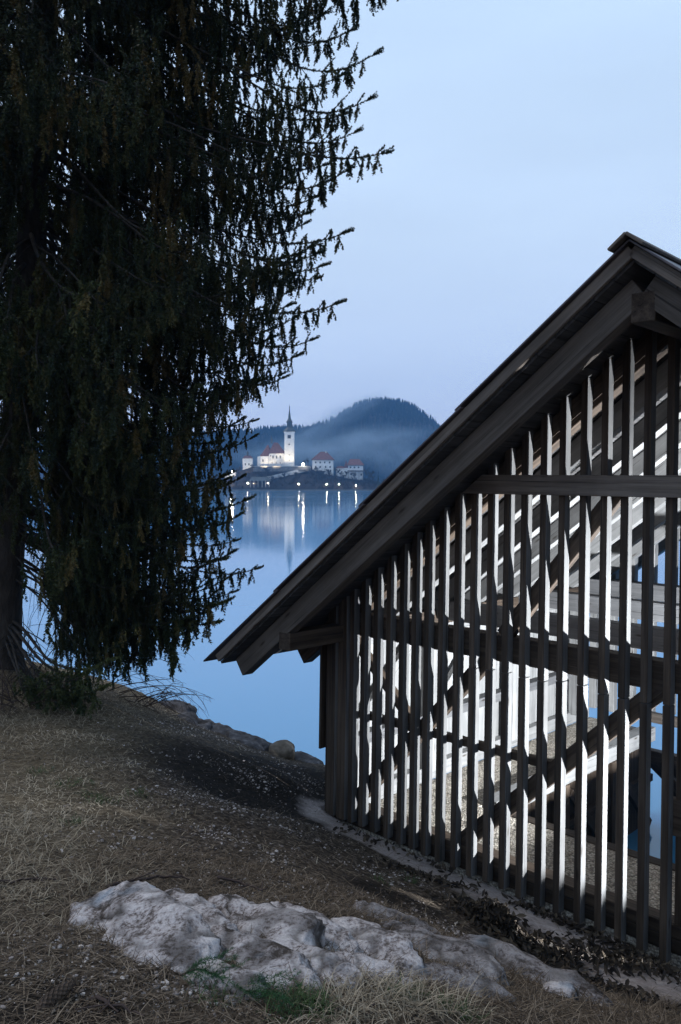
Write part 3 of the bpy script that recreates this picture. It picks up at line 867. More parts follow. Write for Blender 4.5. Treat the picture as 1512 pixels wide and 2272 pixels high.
prism('roof', [(-.3, -.3, 17 * k1), (18 * k1 + .3, -.3, 17 * k1), (18 * k1 + .3, 5.3, 17 * k1), (-.3, 5.3, 17 * k1)], [(3 * k1, 2.5, 22 * k1), (15 * k1, 2.5, 22 * k1)], 'tile', outb)
window(outb, 6 * k1, 9 * k1, .9, 1.2); window(outb, 13 * k1, 9 * k1, .9, 1.2)

# churchyard wall on the hill edge, stair wall, landing shed, quay
cw = empty('churchyard_wall', px2(562, 1040, ID + 6)); tag(cw, 'dark retaining wall along the hilltop below the church', 'wall')
block('wall', 0, 128 * S6, 0, .8, -2, 5 * S6, 'stonewall', cw)
block('coping', -.1, 128 * S6 + .1, -.15, .95, 5 * S6 + .003, 6 * S6, 'lit_wall', cw)
def slope_wall(name, label, cat, a, b_, Z0, Z1, hh, mat):
    A, B = Vector(px2(*a, Z0)), Vector(px2(*b_, Z1))
    o = empty(name, A); tag(o, label, cat)
    D = B - A; n_ = Vector((-D.y, D.x, 0)).normalized() * .9
    V = [Vector((0, 0, -2)), D + Vector((0, 0, -2)), D + n_ + Vector((0, 0, -2)), n_ + Vector((0, 0, -2)),
         Vector((0, 0, hh)), D + Vector((0, 0, hh)), D + n_ + Vector((0, 0, hh)), n_ + Vector((0, 0, hh))]
    link('wall', py_mesh('wall', V, BOXF, [M[mat]]), o); return o
slope_wall('stair_wall', 'pale sloping wall of the stairs climbing to the church', 'wall', (592, 1060), (690, 1038), ID + 1, ID + 8, .75, 'lit_wall')
slope_wall('stair_wall', 'pale sloping wall climbing left of the chapel', 'wall', (500, 1060), (524, 1050), ID + 4, ID + 8, .8, 'lit_wall')
shed = empty('landing_shed', px2(556, 1082, ID - 4)); tag(shed, 'low dark roofed boat landing at the left shore of the island', 'shed')
ks = (ID - 4) / F
prism('roof', [(-4 * ks, -.8, 15 * ks), (46 * ks, -.8, 15 * ks), (46 * ks, 6, 15 * ks), (-4 * ks, 6, 15 * ks)], [(3 * ks, 3, 24 * ks), (38 * ks, 3, 24 * ks)], 'copper', shed)
block('back_wall', 0, 42 * ks, 5, 5.3, -2, 15 * ks, 'lit_wall', shed)
for q in (0, 8, 17, 26, 34, 42): block('post', q * ks - .18, q * ks + .18, -.2, .15, -1, 15 * ks, 'lit_wall', shed)
quay = empty('quay_wall', px2(430, 1089.5, ID - 8)); tag(quay, 'low stone quay along the water line of the island', 'quay')
block('wall', 0, 410 * ks, 0, 2.5, -2.5, 1.1, 'stonewall', quay)

# lamps
M['bulb'] = mat_emit('bulb_glow', (1.0, .86, .62), 260)
M['flood'] = mat_emit('flood_glow', (1.0, .93, .8), 110)
def ico(r_, sub=1):
    bm = bmesh.new(); bmesh.ops.create_icosphere(bm, subdivisions=sub, radius=r_); return bm
lamps = [(512, 1071, 'half hidden by spruce twigs'), (550, 1072, 'at the left end of the landing shed'), (564, 1072, 'under the landing shed roof'), (595, 1072, 'at the right end of the landing shed'),
         (663, 1074, 'alone on the shore under the bell tower'), (725, 1075, 'on the shore below the two storey house'), (753, 1075, 'on the shore between the two houses'), (790, 1077, 'on the shore below the low house'), (842, 1078, 'at the right tip of the island')]
pole_me = bm_mesh('pole', box_bm(.09, .09, 2.6, (0, 0, -1.4)), [M['steel']])
bulb_me = bm_mesh('globe', ico(.24), [M['bulb']], True)
for (px_, py_, where) in lamps:
    Z = ID - 2.5
    o = empty('shore_lamp', px2(px_, py_, Z)); tag(o, 'glowing lamp ' + where, 'lamp', 'lamps along the island shore')
    link('pole', pole_me, o); link('globe', bulb_me, o)
flood_me = bm_mesh('flood_globe', ico(.75), [M['flood']], True)
for (px_, py_, lb) in ((673, 1030, 'big bright floodlight right of the bell tower'), (516, 1045, 'big bright floodlight at the left slope of the island')):
    o = empty('floodlight', px2(px_, py_, ID + 4)); tag(o, lb, 'floodlight', 'floodlights round the church')
    link('pole', pole_me, o); link('lens', flood_me, o)
# ground floods that light the white walls (small housings on the slope in front)
gf_me = bm_mesh('housing', box_bm(.5, .4, .4), [M['steel']])
for (px_, py_, tx, ty, E_, lb) in ((585, 1037, 590, 1015, 5200, 'ground floodlight below the apse'), (642, 1037, 642, 985, 9500, 'ground floodlight below the bell tower'),
                              (552, 1046, 550, 1030, 2600, 'ground floodlight below the chapel'), (613, 1037, 615, 1018, 2600, 'ground floodlight below the nave')):
    Z = ID + 1
    p_ = Vector(px2(px_, py_ + 3, Z)); o = empty('ground_floodlight', p_); tag(o, lb, 'floodlight', 'ground floodlights aimed at the church')
    link('housing', gf_me, o)
    sl = bpy.data.lights.new('flood_beam', 'SPOT'); sl.energy = E_ * 1.5; sl.spot_size = R(84); sl.spot_blend = .6; sl.color = (1, .80, .52); sl.shadow_soft_size = .4
    so = link('flood_beam', sl, o); so.location = (0, -.5, .5)
    dv = Vector(px2(tx, ty, ID + 12)) - p_
    so.rotation_euler = dv.to_track_quat('-Z', 'Y').to_euler()

# bare trees and a few evergreens on the island
M['bark_far'] = mat_simple('bare_bark', [(.3, (.030, .024, .022)), (.7, (.06, .05, .046))], 1, .9)
def bare_tree_mesh(seed, Hh=10.0, twig=.035):
    rr_ = random.Random(seed); VT, FT, VC, FC = [], [], [], []
    def seg(p, q, r0, r1, crown):
        V_, Q_ = tube([p, q], [r0, r1], 3)
        L_, G_ = (VC, FC) if crown else (VT, FT)
        b0 = len(L_); L_.extend(V_); G_.extend([tuple(i + b0 for i in f) for f in Q_])
    def grow(p, d_, L_, r_, lev):
        q = p + d_ * L_
        seg(p, q, r_, r_ * .7, lev > 0)
        if lev >= 5: return
        for k in range(3 if lev in (1, 2, 3) else 2):
            a_ = Vector((rr_.uniform(-1, 1), rr_.uniform(-1, 1), rr_.uniform(-.25, .75)))
            grow(p + d_ * L_ * rr_.uniform(.55, 1), (d_ + a_ * .75).normalized(), L_ * rr_.uniform(.6, .8), max(r_ * .58, twig), lev + 1)
    grow(Vector((0, 0, 0)), Vector((rr_.uniform(-.1, .1), rr_.uniform(-.1, .1), 1)).normalized(), Hh * .27, Hh * .02, 0)
    return py_mesh('trunk', VT, FT, [M['bark_far']]), py_mesh('crown', VC, FC, [M['bark_far']])
bt_ = [bare_tree_mesh(s, 12.5, .12) for s in (3, 8, 12, 21)]
spots = [(528, 1058, 1.0, 'between the left floodlight and the chapel'), (545, 1062, .7, 'small one right under the chapel'), (574, 1064, .7, 'small one under the apse of the church'), (590, 1062, 1.0, 'where the pale stair wall begins'),
         (607, 1072, .8, 'right of the landing shed, near the water'), (633, 1074, 1.05, 'tall one by the water straight below the bell tower'), (618, 1060, .6, 'smallest one, under the red nave roof'), (655, 1066, .8, 'left of the lone shore lamp'),
         (675, 1052, .9, 'in front of the upper stair wall'), (688, 1060, .8, 'below the top end of the stair wall'), (703, 1064, 1.1, 'before the left corner of the two storey house'), (716, 1068, 1.0, 'before the middle of the two storey house'),
         (735, 1072, 1.1, 'by the shore lamp before the two storey house'), (744, 1060, .9, 'at the right corner of the two storey house'), (758, 1070, .9, 'in front of the pale outbuilding'), (768, 1064, .8, 'between the outbuilding and the low house'),
         (789, 1068, .9, 'before the terrace of the low house'), (812, 1072, 1.2, 'tallest one, right of the low house'), (820, 1066, 1.1, 'behind the tall one right of the low house'), (828, 1076, .9, 'left of the dark conifer at the island tip'),
         (852, 1080, .8, 'last one at the right end of the island'), (682, 1040, .9, 'beside the big floodlight right of the tower'), (558, 1050, .8, 'between the chapel and the apse'), (730, 1050, 1.0, 'reaching up before the right half of the two storey house')]
for i, (px_, py_, s, where) in enumerate(spots):
    x = (px_ - CX) / F * ID
    yy = ID + np.linspace(-6, 30, 120)
    hp = EYE + (YH - py_) / F * yy
    gh_ = isl_h(np.full(120, x), yy); j = int(np.argmax(gh_ > hp - .3)) if (gh_ > hp - .3).any() else 40
    o = empty('bare_tree', (x, yy[j], float(gh_[j]) - .3), random.uniform(0, 6)); o.scale = (s * 1.1, s * 1.1, s)
    tag(o, 'leafless island tree ' + where, 'tree', 'leafless trees on the island')
    a_, b_ = bt_[i % 4]; link('trunk', a_, o); link('crown', b_, o)
# leafless scrub over the slope, one mass
xs_ = rng.uniform(-118, 42, 900); ys_ = ID + rng.uniform(-5, 24, 900)
hs_ = isl_h(xs_, ys_); kk = (hs_ > .4) & ~((xs_ > -75) & (xs_ < -25) & (ys_ > ID + 9)); xs_, ys_, hs_ = xs_[kk], ys_[kk], hs_[kk]
n_ = len(xs_) * 14
bx_ = np.repeat(xs_, 14) + rng.normal(0, .5, n_); by_ = np.repeat(ys_, 14) + rng.normal(0, .5, n_); bz_ = np.repeat(hs_, 14) - .2
tp_ = np.c_[bx_ + rng.normal(0, 1.0, n_), by_ + rng.normal(0, 1.0, n_), bz_ + rng.uniform(1.0, 3.4, n_)]
wv_ = rng.uniform(.05, .11, n_)
Vb = np.stack([np.c_[bx_ - wv_, by_, bz_], np.c_[bx_ + wv_, by_ + wv_, bz_], tp_], 1).reshape(-1, 3)
M['scrub'] = mat_tint('scrub_twigs', [(0, (.022, .017, .015)), (1, (.075, .058, .048))], .9)
tag(link('scrub', fast_mesh('scrub', Vb, np.arange(n_ * 3).reshape(-1, 3), [M['scrub']], tint=rng.random(n_))), 'leafless scrub covering the slope of the island', 'scrub', kind='stuff')
cr_v, cr_f = cone_tree_template(9, 5)
crm = fast_mesh('crown', cr_v, cr_f, [M['forest']], tint=rng.uniform(0, .5, len(cr_f)))
trm = bm_mesh('trunk', box_bm(.03, .03, .2, (0, 0, .08)), [M['bark_far']])
for (px_, py_, s, lb) in ((840, 1079, 10.5, 'dark conifer at the right tip of the island'), (575, 1076, 6.5, 'dark conifer beside the landing shed'), (646, 1076, 5.0, 'small dark conifer on the shore under the tower')):
    x, y, z = px2(px_, py_, ID - 1)
    o = empty('conifer', (x, y, .8 if px_ < 800 else 1.0)); o.scale = (s, s, s); tag(o, lb, 'tree', 'conifers on the island')
    link('trunk', trm, o); link('crown', crm, o)

# ------------------------------------------------------------------ air: haze box and mist banks between island and hill
def vol_mat(name, col, dens, aniso=.0):
    m = bpy.data.materials.new(name); m.use_nodes = True
    n, l = m.node_tree.nodes, m.node_tree.links
    n.clear(); o_ = n.new('ShaderNodeOutputMaterial'); p_ = n.new('ShaderNodeVolumePrincipled')
    p_.inputs['Color'].default_value = (*col, 1); p_.inputs['Density'].default_value = dens; p_.inputs['Anisotropy'].default_value = aniso
    l.new(p_.outputs[0], o_.inputs['Volume'])
    return m
hz = link('haze', bm_mesh('haze', box_bm(5600, 2250, 166, (0, 700, 78)), [vol_mat('haze_air', (.20, .50, 1.0), .00036)]))
tag(hz, 'thin blue evening haze over the lake', 'haze', kind='stuff')
def mist_mat():
    m = vol_mat('mist_air', (.60, .80, 1.0), .01)
    n, l = m.node_tree.nodes, m.node_tree.links
    p_ = [q for q in n if q.type == 'PRINCIPLED_VOLUME'][0]
    c = n.new('ShaderNodeTexCoord'); ln = n.new('ShaderNodeVectorMath'); ln.operation = 'LENGTH'; l.new(c.outputs['Object'], ln.inputs[0])
    fo = n.new('ShaderNodeMapRange'); fo.interpolation_type = 'SMOOTHSTEP'; fo.inputs['From Min'].default_value = .95; fo.inputs['From Max'].default_value = .15
    l.new(ln.outputs['Value'], fo.inputs['Value'])
    nz_ = noise_node(n, l, c.outputs['Object'], 1.9, 5, .6, (1.2, 1.2, .7))
    nr = n.new('ShaderNodeMapRange'); nr.inputs['From Min'].default_value = .40; nr.inputs['From Max'].default_value = .66
    l.new(nz_.outputs[0], nr.inputs['Value'])
    mu = n.new('ShaderNodeMath'); mu.operation = 'MULTIPLY'; l.new(fo.outputs[0], mu.inputs[0]); l.new(nr.outputs[0], mu.inputs[1])
    m2 = n.new('ShaderNodeMath'); m2.operation = 'MULTIPLY'; l.new(mu.outputs[0], m2.inputs[0]); m2.inputs[1].default_value = .018
    l.new(m2.outputs[0], p_.inputs['Density'])
    return m
mist_m = mist_mat()
for i, (px_, py_, Z, sx, sy, sz, rot) in enumerate(((770, 990, 980, 135, 90, 30, -.12), (640, 1005, 930, 110, 60, 24, 0), (890, 1020, 1010, 90, 60, 32, .3), (730, 935, 1120, 120, 60, 22, -.45))):
    x, y, z = px2(px_, py_, Z)
    o = link('mist', bm_mesh('mist', ico(1, 3), [mist_m], True)); o.location = (x, y, z); o.scale = (sx, sy, sz); o.rotation_euler = (0, rot, 0)
    tag(o, 'bank of pale mist drifting before the hill', 'mist', 'mist banks before the hill', kind='stuff')

# ================================================================== SPRUCE
M['bark'] = mat_simple('spruce_bark', [(.3, (.018, .015, .013)), (.55, (.038, .031, .026)), (.8, (.075, .062, .052))], 14, .95, .9, .03, mscale=(1, 1, .35))
M['needles'] = mat_tint('spruce_needles', [(0, (.009, .014, .006)), (.42, (.018, .027, .009)), (.72, (.046, .045, .013)), (1, (.095, .066, .022))], .6, .25, objvar=.3)

M['needles_olive'] = mat_tint('olive_needles', [(0, (.022, .036, .013)), (.42, (.050, .062, .020)), (.72, (.10, .092, .028)), (1, (.15, .11, .04))], .6, .25, objvar=.3)  # brighter olive needle tone for a few branch templates

def needle_mesh(name, lines, mat, per_m=250, ln=.028, wd=.0165, seed=0):
    """lines: list of (points array, tint, radius scale); short needles all round each twig"""
    r_ = np.random.default_rng(seed)
    Pp, Dd, Tt, Sc = [], [], [], []
    for pts, tint, s in lines:
        pts = np.asarray(pts)
        sg = pts[1:] - pts[:-1]; L = np.linalg.norm(sg, axis=1)
        tot = L.sum()
        n_ = max(4, int(tot * per_m))
        q = np.sort(r_.random(n_)) * tot
        cum = np.r_[0, np.cumsum(L)]
        k = np.clip(np.searchsorted(cum, q) - 1, 0, len(L) - 1)
        f_ = (q - cum[k]) / np.maximum(L[k], 1e-6)
        Pp.append(pts[k] + sg[k] * f_[:, None]); Dd.append(sg[k] / np.maximum(L[k], 1e-6)[:, None])
        Tt.append(np.full(n_, tint)); Sc.append(s * (1 - .45 * (q / tot) ** 4))
    P = np.concatenate(Pp); D = np.concatenate(Dd); T = np.concatenate(Tt); S = np.concatenate(Sc)
    n_ = len(P)
    a = r_.normal(size=(n_, 3)); a -= D * (a * D).sum(1)[:, None]; a /= np.linalg.norm(a, axis=1)[:, None]
    dirn = a * .8 + D * .6; dirn /= np.linalg.norm(dirn, axis=1)[:, None]
    side = np.cross(dirn, D); side /= np.maximum(np.linalg.norm(side, axis=1), 1e-6)[:, None]
    rot = r_.uniform(0, 6.28, n_)
    side = side * np.cos(rot)[:, None] * 1 + np.cross(dirn, side) * np.sin(rot)[:, None]
    l_ = (ln * S * r_.uniform(.75, 1.2, n_))[:, None]; w_ = (wd * r_.uniform(.8, 1.2, n_))[:, None]
    V = np.stack([P - side * w_ * .5, P + side * w_ * .5, P + dirn * l_], 1).reshape(-1, 3)
    Fc = np.arange(n_ * 3).reshape(-1, 3)
    return fast_mesh(name, V, Fc, [mat], tint=np.clip(T + r_.normal(0, .1, n_), 0, 1))

def stem_mesh(name, stems, mat):
    V, Q_ = [], []
    for pts, r0, r1, n in stems:
        k = len(pts)
        v, q = tube(pts, [r0 + (r1 - r0) * i / (k - 1) for i in range(k)], n)
        b0 = len(V); V.extend(v); Q_.extend([tuple(i + b0 for i in f) for f in q])
    return py_mesh(name, V, Q_, [mat], True)

def make_branch(seed, L=3.4, sag=.13, dens=1.0, start=.14, slope=.34):
    r_ = random.Random(seed)
    stems, lines = [], []
    n = 22
    wob = [r_.uniform(-.03, .03) for _ in range(3)]
    limb = []
    for i in range(n + 1):
        t = i / n
        z = -slope * L * t - .62 * sag * L * math.sin(math.pi * t ** 1.6) + .075 * L * max(0, (t - .74) / .26) ** 2 - .075 * L * t ** 3 + .02 * L * math.sin(9 * t + seed)
        limb.append(Vector((L * t, L * (wob[0] * math.sin(3 * t) + wob[1] * math.sin(7 * t)), z)))
    stems.append((limb, .022, .004, 5))
    def on(t):
        x = t * n; i = min(int(x), n - 1); return limb[i].lerp(limb[i + 1], x - i)
    def hang(p, ln_, tint):
        """drooping spray: hanging axis with short needled side twigs, fuller at its lower end"""
        sw = Vector((r_.uniform(-.16, .16), r_.uniform(-.16, .16), 0))
        m_ = 5
        pts = [p + (Vector((0, 0, -1)) + sw * math.sin(k * 1.1 + r_.random())) * ln_ * k / m_ for k in range(m_ + 1)]
        stems.append((pts, .0028, .0015, 3))
        lo_ = 0 if ln_ < .22 else r_.choice([0, 1, 1, 2])
        lines.append(([tuple(q) for q in pts[lo_:]], tint, 1.1))
        q_ = (lo_ + .2) / m_
        while q_ < 1:
            i = min(int(q_ * m_), m_ - 1); q = pts[i].lerp(pts[i + 1], q_ * m_ - i)
            a_ = r_.uniform(0, 6.28)
            dd = Vector((math.cos(a_), math.sin(a_), -r_.uniform(1.6, 4.0))).normalized() * r_.uniform(.06, .15) * (1.15 - .4 * q_)
            lines.append(([tuple(q), tuple(q + dd)], tint + .06, 1.0))
            q_ += .030 / max(ln_, .1)
    t = .10; side = 1
    while t < .985:
        side = -side
        p = on(t)
        d_ = (on(min(1, t + .02)) - on(max(0, t - .02))).normalized()
        l_ = (.78 * (1 - t) ** .75 + .10) * r_.uniform(.6, 1.15) * (L / 3.4)
        ang = side * R(r_.uniform(38, 68))
        hd_ = Vector((d_.x * math.cos(ang) - d_.y * math.sin(ang), d_.x * math.sin(ang) + d_.y * math.cos(ang), d_.z + (.25 if t > .8 else -.05)))
        pts = []
        for k in range(6):
            s_ = k / 5
            pts.append(p + hd_ * l_ * s_ + Vector((0, 0, (-.30 if t < .8 else .10) * l_ * s_ * s_)))
        stems.append((pts, .006, .002, 3))
        tint = min(1, max(0, r_.gauss(.36, .24)))
        if t > start + .04: lines.append(([tuple(q) for q in pts[1 if t < .8 else 0:]], tint, 1.05))
        # hanging strings along the side twig
        s_ = .15
        while s_ < 1 and t > start:
            i = min(int(s_ * 5), 4); q = pts[i].lerp(pts[i + 1], s_ * 5 - i)
            mx_ = (.66 * min(1, (1.02 - t) * 2.6) + .09) * (1 - .3 * s_)
            if r_.random() < .92 * dens: hang(q, mx_ * r_.uniform(.35, 1.1), min(1, max(0, r_.gauss(tint + .1, .16))))
            s_ += .13 / max(l_, .1)
        # strings off the limb
        if start < t < .93 and r_.random() < .8 * dens:
            hang(p, (.66 * min(1, (1.02 - t) * 2.6) + .08) * r_.uniform(.4, 1.1), tint)
        t += (.075 if t < .8 else .044) * 3.4 / L * .95
    # leader
    lines.append(([tuple(on(max(.25, start) + .04 * k)) for k in range(11)], .25, 1.25))
    tipd = (limb[-1] - limb[-3]).normalized()
    lines.append(([tuple(on(.72 + .028 * k)) for k in range(11)] + [tuple(limb[-1] + tipd * .1)], .4, 1.15))
    for k in range(3):
        a_ = Vector((tipd.x, tipd.y + (-1, 1, .2)[k] * .6, tipd.z + .15))
        lines.append(([tuple(limb[-1] - tipd * .02), tuple(limb[-1] + a_.normalized() * .13)], .45, 1.1))
    return stem_mesh('branch', stems, M['bark']), needle_mesh('needles', lines, M['needles_olive' if seed in (7, 13) else 'needles'], seed=seed)

spruce = empty('spruce_tree', (-3.83, 9.5, gnd(-3.83, 9.5)))
tag(spruce, 'tall dark spruce with drooping branches and hanging twigs on the left bank', 'tree')
TB = Vector((-3.83, 9.5, 0))
def trunk_at(z):
    return Vector((-3.87 + .068 * (z - 2.2) + .012 * math.sin(z * 1.3), 9.5 + .02 * math.sin(z * .9), z))
SH = 17.0
zs = np.linspace(spruce.location.z - .25, SH, 34)
def trunk_r(z): return .195 * (1 - .82 * (z - 2) / 16) + .11 * math.exp(-(z - spruce.location.z + .2) / .28)
Vt, Qt = tube([trunk_at(z) - spruce.location for z in zs], [trunk_r(z) for z in zs], 20)
for v_ in Vt:
    a_ = math.atan2(v_.y, v_.x - v_.z * .068); k_ = 1 + .05 * mnoise.noise(Vector((a_ * 3, 0, v_.z * 1.1))) + .03 * mnoise.noise(Vector((a_ * 9, 1, v_.z * 3)))
    c_ = trunk_at(v_.z + spruce.location.z) - spruce.location
    v_.x = c_.x + (v_.x - c_.x) * k_; v_.y = c_.y + (v_.y - c_.y) * k_
link('trunk', py_mesh('trunk', Vt, Qt, [M['bark']], True), spruce)
BSPEC = [  # seed, length, sag, density, first twig, slope
    (1, 3.4, .15, 1, .14, .30), (2, 3.4, .18, 1, .14, .42), (3, 3.6, .14, .95, .14, .34), (4, 2.6, .15, 1, .14, .40), (5, 2.4, .18, 1, .14, .52), (6, 3.8, .17, .95, .14, .28), (7, 1.7, .14, 1, .14, .45),
    (11, 3.2, .14, 1, .42, .36), (12, 2.6, .16, 1, .45, .44), (13, 1.9, .13, 1, .50, .10)]
BT = [make_branch(*q) for q in BSPEC]
BL = [q[1] for q in BSPEC]; BS = [q[5] for q in BSPEC]
def place_branch(root, az, s_, k):
    m_ = Matrix.Rotation(az, 4, 'Z') @ Matrix.Diagonal((s_, s_ * random.choice((-1, 1)), s_, 1))
    m_.translation = root - spruce.location
    b_ = link('branch', BT[k][0], spruce); b_.matrix_local = m_
    link('needles', BT[k][1], b_)
def pick(L_, pool):
    c_ = sorted(pool, key=lambda i: abs(math.log(L_ / BL[i])))[:3]; return random.choice(c_)
def tip_branch(px, py, Z, late=False, low=False):
    t_ = Vector(px2(px, py, Z))
    rt = trunk_at(t_.z + .8); L_ = (t_.xy - rt.xy).length
    k = 9 if low else pick(L_, (7, 8) if late else range(7))
    for _ in range(3):
        rt = trunk_at(t_.z + BS[k] * L_); L_ = (t_.xy - rt.xy).length
    place_branch(rt, math.atan2(t_.y - rt.y, t_.x - rt.x), L_ / BL[k], k)
TIPS = [(905, -55, 9.3, .2), (930, -130, 9.6, .2), (800, -75, 9.0, .3), (832, 112, 9.4, .25), (722, 25, 9.2, .2), (700, 90, 10.2, .2), (820, 212, 9.5, .2), (760, 250, 10.4, .25), (850, 328, 9.4, .22), (720, 350, 10.2, .3), (690, 300, 8.6, .3),
        (640, 400, 9, .3), (676, 490, 9.9, .3), (764, 512, 9.4, .2), (660, 560, 8.8, .35), (748, 668, 9.4, .22), (700, 610, 10.3, .3), (650, 700, 9.0, .4), (640, 640, 8.4, .4), (600, 760, 9.8, .4), (560, 800, 9.2, .45),
        (530, 860, 9.6, .45), (528, 938, 9.4, .25), (500, 900, 8.8, .4), (470, 980, 9.6, .4), (505, 1000, 9.2, .3), (530, 1066, 9.8, .3), (480, 1070, 8.7, .35), (545, 1120, 9.3, .3), (520, 1195, 9.5, .3), (480, 1160, 8.7, .35),
        (568, 1256, 9.3, .22), (500, 1290, 9.6, .3), (455, 1300, 9.0, .3), (430, 1340, 9.5, .3), (390, 1330, 8.6, .35), (340, 1340, 9.2, .4), (290, 1330, 8.5, .45), (240, 1340, 8.9, .5), (380, 1250, 8.4, .4), (300, 1230, 8.2, .45), (230, 1240, 8.4, .5),
        (235, 1400, 8.5, .5), (260, 1440, 8.4, .45), (330, 1390, 9.0, .42), (420, 1385, 9.2, .36), (465, 1380, 9.6, .33), (360, 1300, 9.6, .4), (430, 1200, 8.4, .4), (350, 1150, 8.0, .4), (480, 1240, 9.9, .35),
        (400, 1100, 8.2, .4), (280, 1100, 7.9, .4), (330, 1010, 7.8, .4), (420, 960, 8.0, .4), (300, 1400, 8.6, .45), (370, 1420, 9.0, .4), (270, 1180, 8.0, .5), 
        (700, 545, 9.0, .3), (715, 585, 9.9, .3), (640, 610, 9.6, .3), (690, 740, 9.6, .3), (660, 780, 9.1, .3), (620, 820, 9.8, .3), (590, 700, 8.6, .3), (790, 285, 9.8, .3), (770, 370, 9.0, .3), (700, 430, 9.5, .3), (760, 160, 9.1, .3), (780, 60, 9.9, .3), (570, 860, 9.0, .3), (560, 930, 9.9, .3), (525, 1150, 9.7, .3), (500, 1345, 9.4, .3), (450, 1370, 9.8, .3), (350, 1360, 9.4, .3), (300, 1350, 9.0, .3), (255, 1345, 9.2, .3), (400, 1340, 9.7, .3), (505, 1235, 9.0, .32), (440, 1270, 9.9, .36), (515, 1310, 9.5, .28), (470, 1340, 9.2, .32), (400, 1290, 8.8, .38), (350, 1240, 9.3, .42), (450, 1130, 9.2, .36), (500, 1080, 9.9, .32), (400, 1180, 9.5, .4), (330, 1320, 9.2, .45), (455, 1030, 9.0, .38), (390, 1040, 8.5, .4), (300, 1290, 8.2, .5), (250, 1300, 8.6, .55), (410, 1380, 8.8, .36), (350, 1410, 9.4, .4), (290, 1420, 8.8, .42),
        (230, 700, 7.4, .3), (260, 760, 7.2, .3), (200, 640, 7.5, .3), (300, 820, 7.4, .3), (250, 900, 7.3, .3), (330, 700, 7.6, .3),
        (110, 1540, 7.9, .08), (165, 1545, 8.2, .08), (220, 1530, 8.0, .08), (70, 1520, 8.0, .08),
        (95, 1500, 8.1, .08), (140, 1500, 7.9, .10), (195, 1490, 8.0, .12), (235, 1470, 8.2, .15), (170, 1520, 8.3, .1)]
for px_, py_, Z_, rise in TIPS: tip_branch(px_, py_, Z_, py_ > 1060 and px_ < 420, rise < .16)
# the rest of the crown, whorl after whorl
zc = 5.0
while zc < 16.4:
    n_ = 8
    a0 = random.uniform(0, 6.28)
    for k in range(n_):
        az = a0 + 2 * math.pi * k / n_ + random.uniform(-.3, .3)
        ln_ = np.interp(zc, [3, 5, 7, 9.5, 12, 14, 16.5], [2.1, 2.5, 3.0, 3.5, 3.2, 2.3, .8]) * random.uniform(.75, 1.0)
        cam_side = math.sin(az) < -.15 or math.cos(az) < -.5
        if zc < 5.6 and not cam_side and math.cos(az) < .35: continue
        if zc < 5.6 and cam_side and math.cos(az) > .55: continue
        rt = trunk_at(zc)
        k_ = pick(ln_, (7, 8) if zc < 6.2 and not cam_side else range(7))
        place_branch(rt, az, ln_ / BL[k_], k_)
    zc += .36
# dead snags on the lower trunk
for k in range(9):
    z = random.uniform(4.2, 9.5); az = random.uniform(-2.6, -.3); rt = trunk_at(z)
    L_ = random.uniform(.8, 1.8); pts = [rt + Vector((math.cos(az) * L_ * t, math.sin(az) * L_ * t, L_ * (.1 * t - .55 * t * t))) - spruce.location for t in np.linspace(0, 1, 7)]
    st_ = [(pts, .012, .003, 4)]
    for j in range(7):
        q = pts[random.randint(2, 6)]; dd = Vector((random.uniform(-1, 1), random.uniform(-1, 1), random.uniform(-1, .3))) * .3
        st_.append(([q, q + dd * .5 + Vector((0, 0, .02)), q + dd], .004, .0015, 3))
    link('dead_branch', stem_mesh('dead_branch', st_, M['bark']), spruce)

# bare shrubs under the spruce
M['twig'] = mat_simple('dry_twig', [(.3, (.028, .018, .016)), (.7, (.065, .045, .038))], 6, .9)
def shrub(name, label, px, py, stems_n, Hh, lean, seed):
    r_ = random.Random(seed)
    c_ = at(px, py); o = empty(name, c_); tag(o, label, 'shrub')
    S = []
    def grow(p, d_, L_, r0, lev):
        pts = [p]
        for k in range(5):
            d_ = (d_ + Vector((r_.uniform(-.22, .22), r_.uniform(-.22, .22), r_.uniform(-.16, .08) - .04 * k))).normalized()
            pts.append(pts[-1] + d_ * L_ / 5)
        S.append((pts, r0, r0 * .45, 4 if lev == 0 else 3))
        if lev < 2:
            for k in range(r_.randint(3, 5)):
                i = r_.randint(1, 5)
                dd = (d_ + Vector((r_.uniform(-.8, .8), r_.uniform(-.8, .8), r_.uniform(-.4, .5)))).normalized()
                grow(pts[i], dd, L_ * r_.uniform(.35, .6), r0 * .55, lev + 1)
    for k in range(stems_n):
        d_ = Vector((lean[0] + r_.uniform(-.5, .5), lean[1] + r_.uniform(-.5, .5), lean[2] * r_.uniform(.6, 1.2))).normalized()
        grow(Vector((r_.uniform(-.15, .15), r_.uniform(-.15, .15), -.05)), d_, Hh * r_.uniform(.6, 1.1), .0065, 0)
    link('stems', stem_mesh('stems', S, M['twig']), o)
shrub('bare_shrub', 'thin bare shrub growing beside the spruce trunk', 95, 1490, 7, 1.35, (.1, 0, 1), 5)
shrub('bare_shrub', 'bare shrub arching out to the water below the spruce branches', 235, 1535, 7, .95, (.9, .1, .4), 9)
shrub('bare_shrub', 'low tangle of dry stems at the foot of the spruce', 40, 1560, 12, .6, (.1, -.2, .5), 12)
shrub('bare_shrub', 'low bare twigs on the bank edge right of the hanging spruce branches', 300, 1560, 7, .6, (.7, .3, .4), 14)

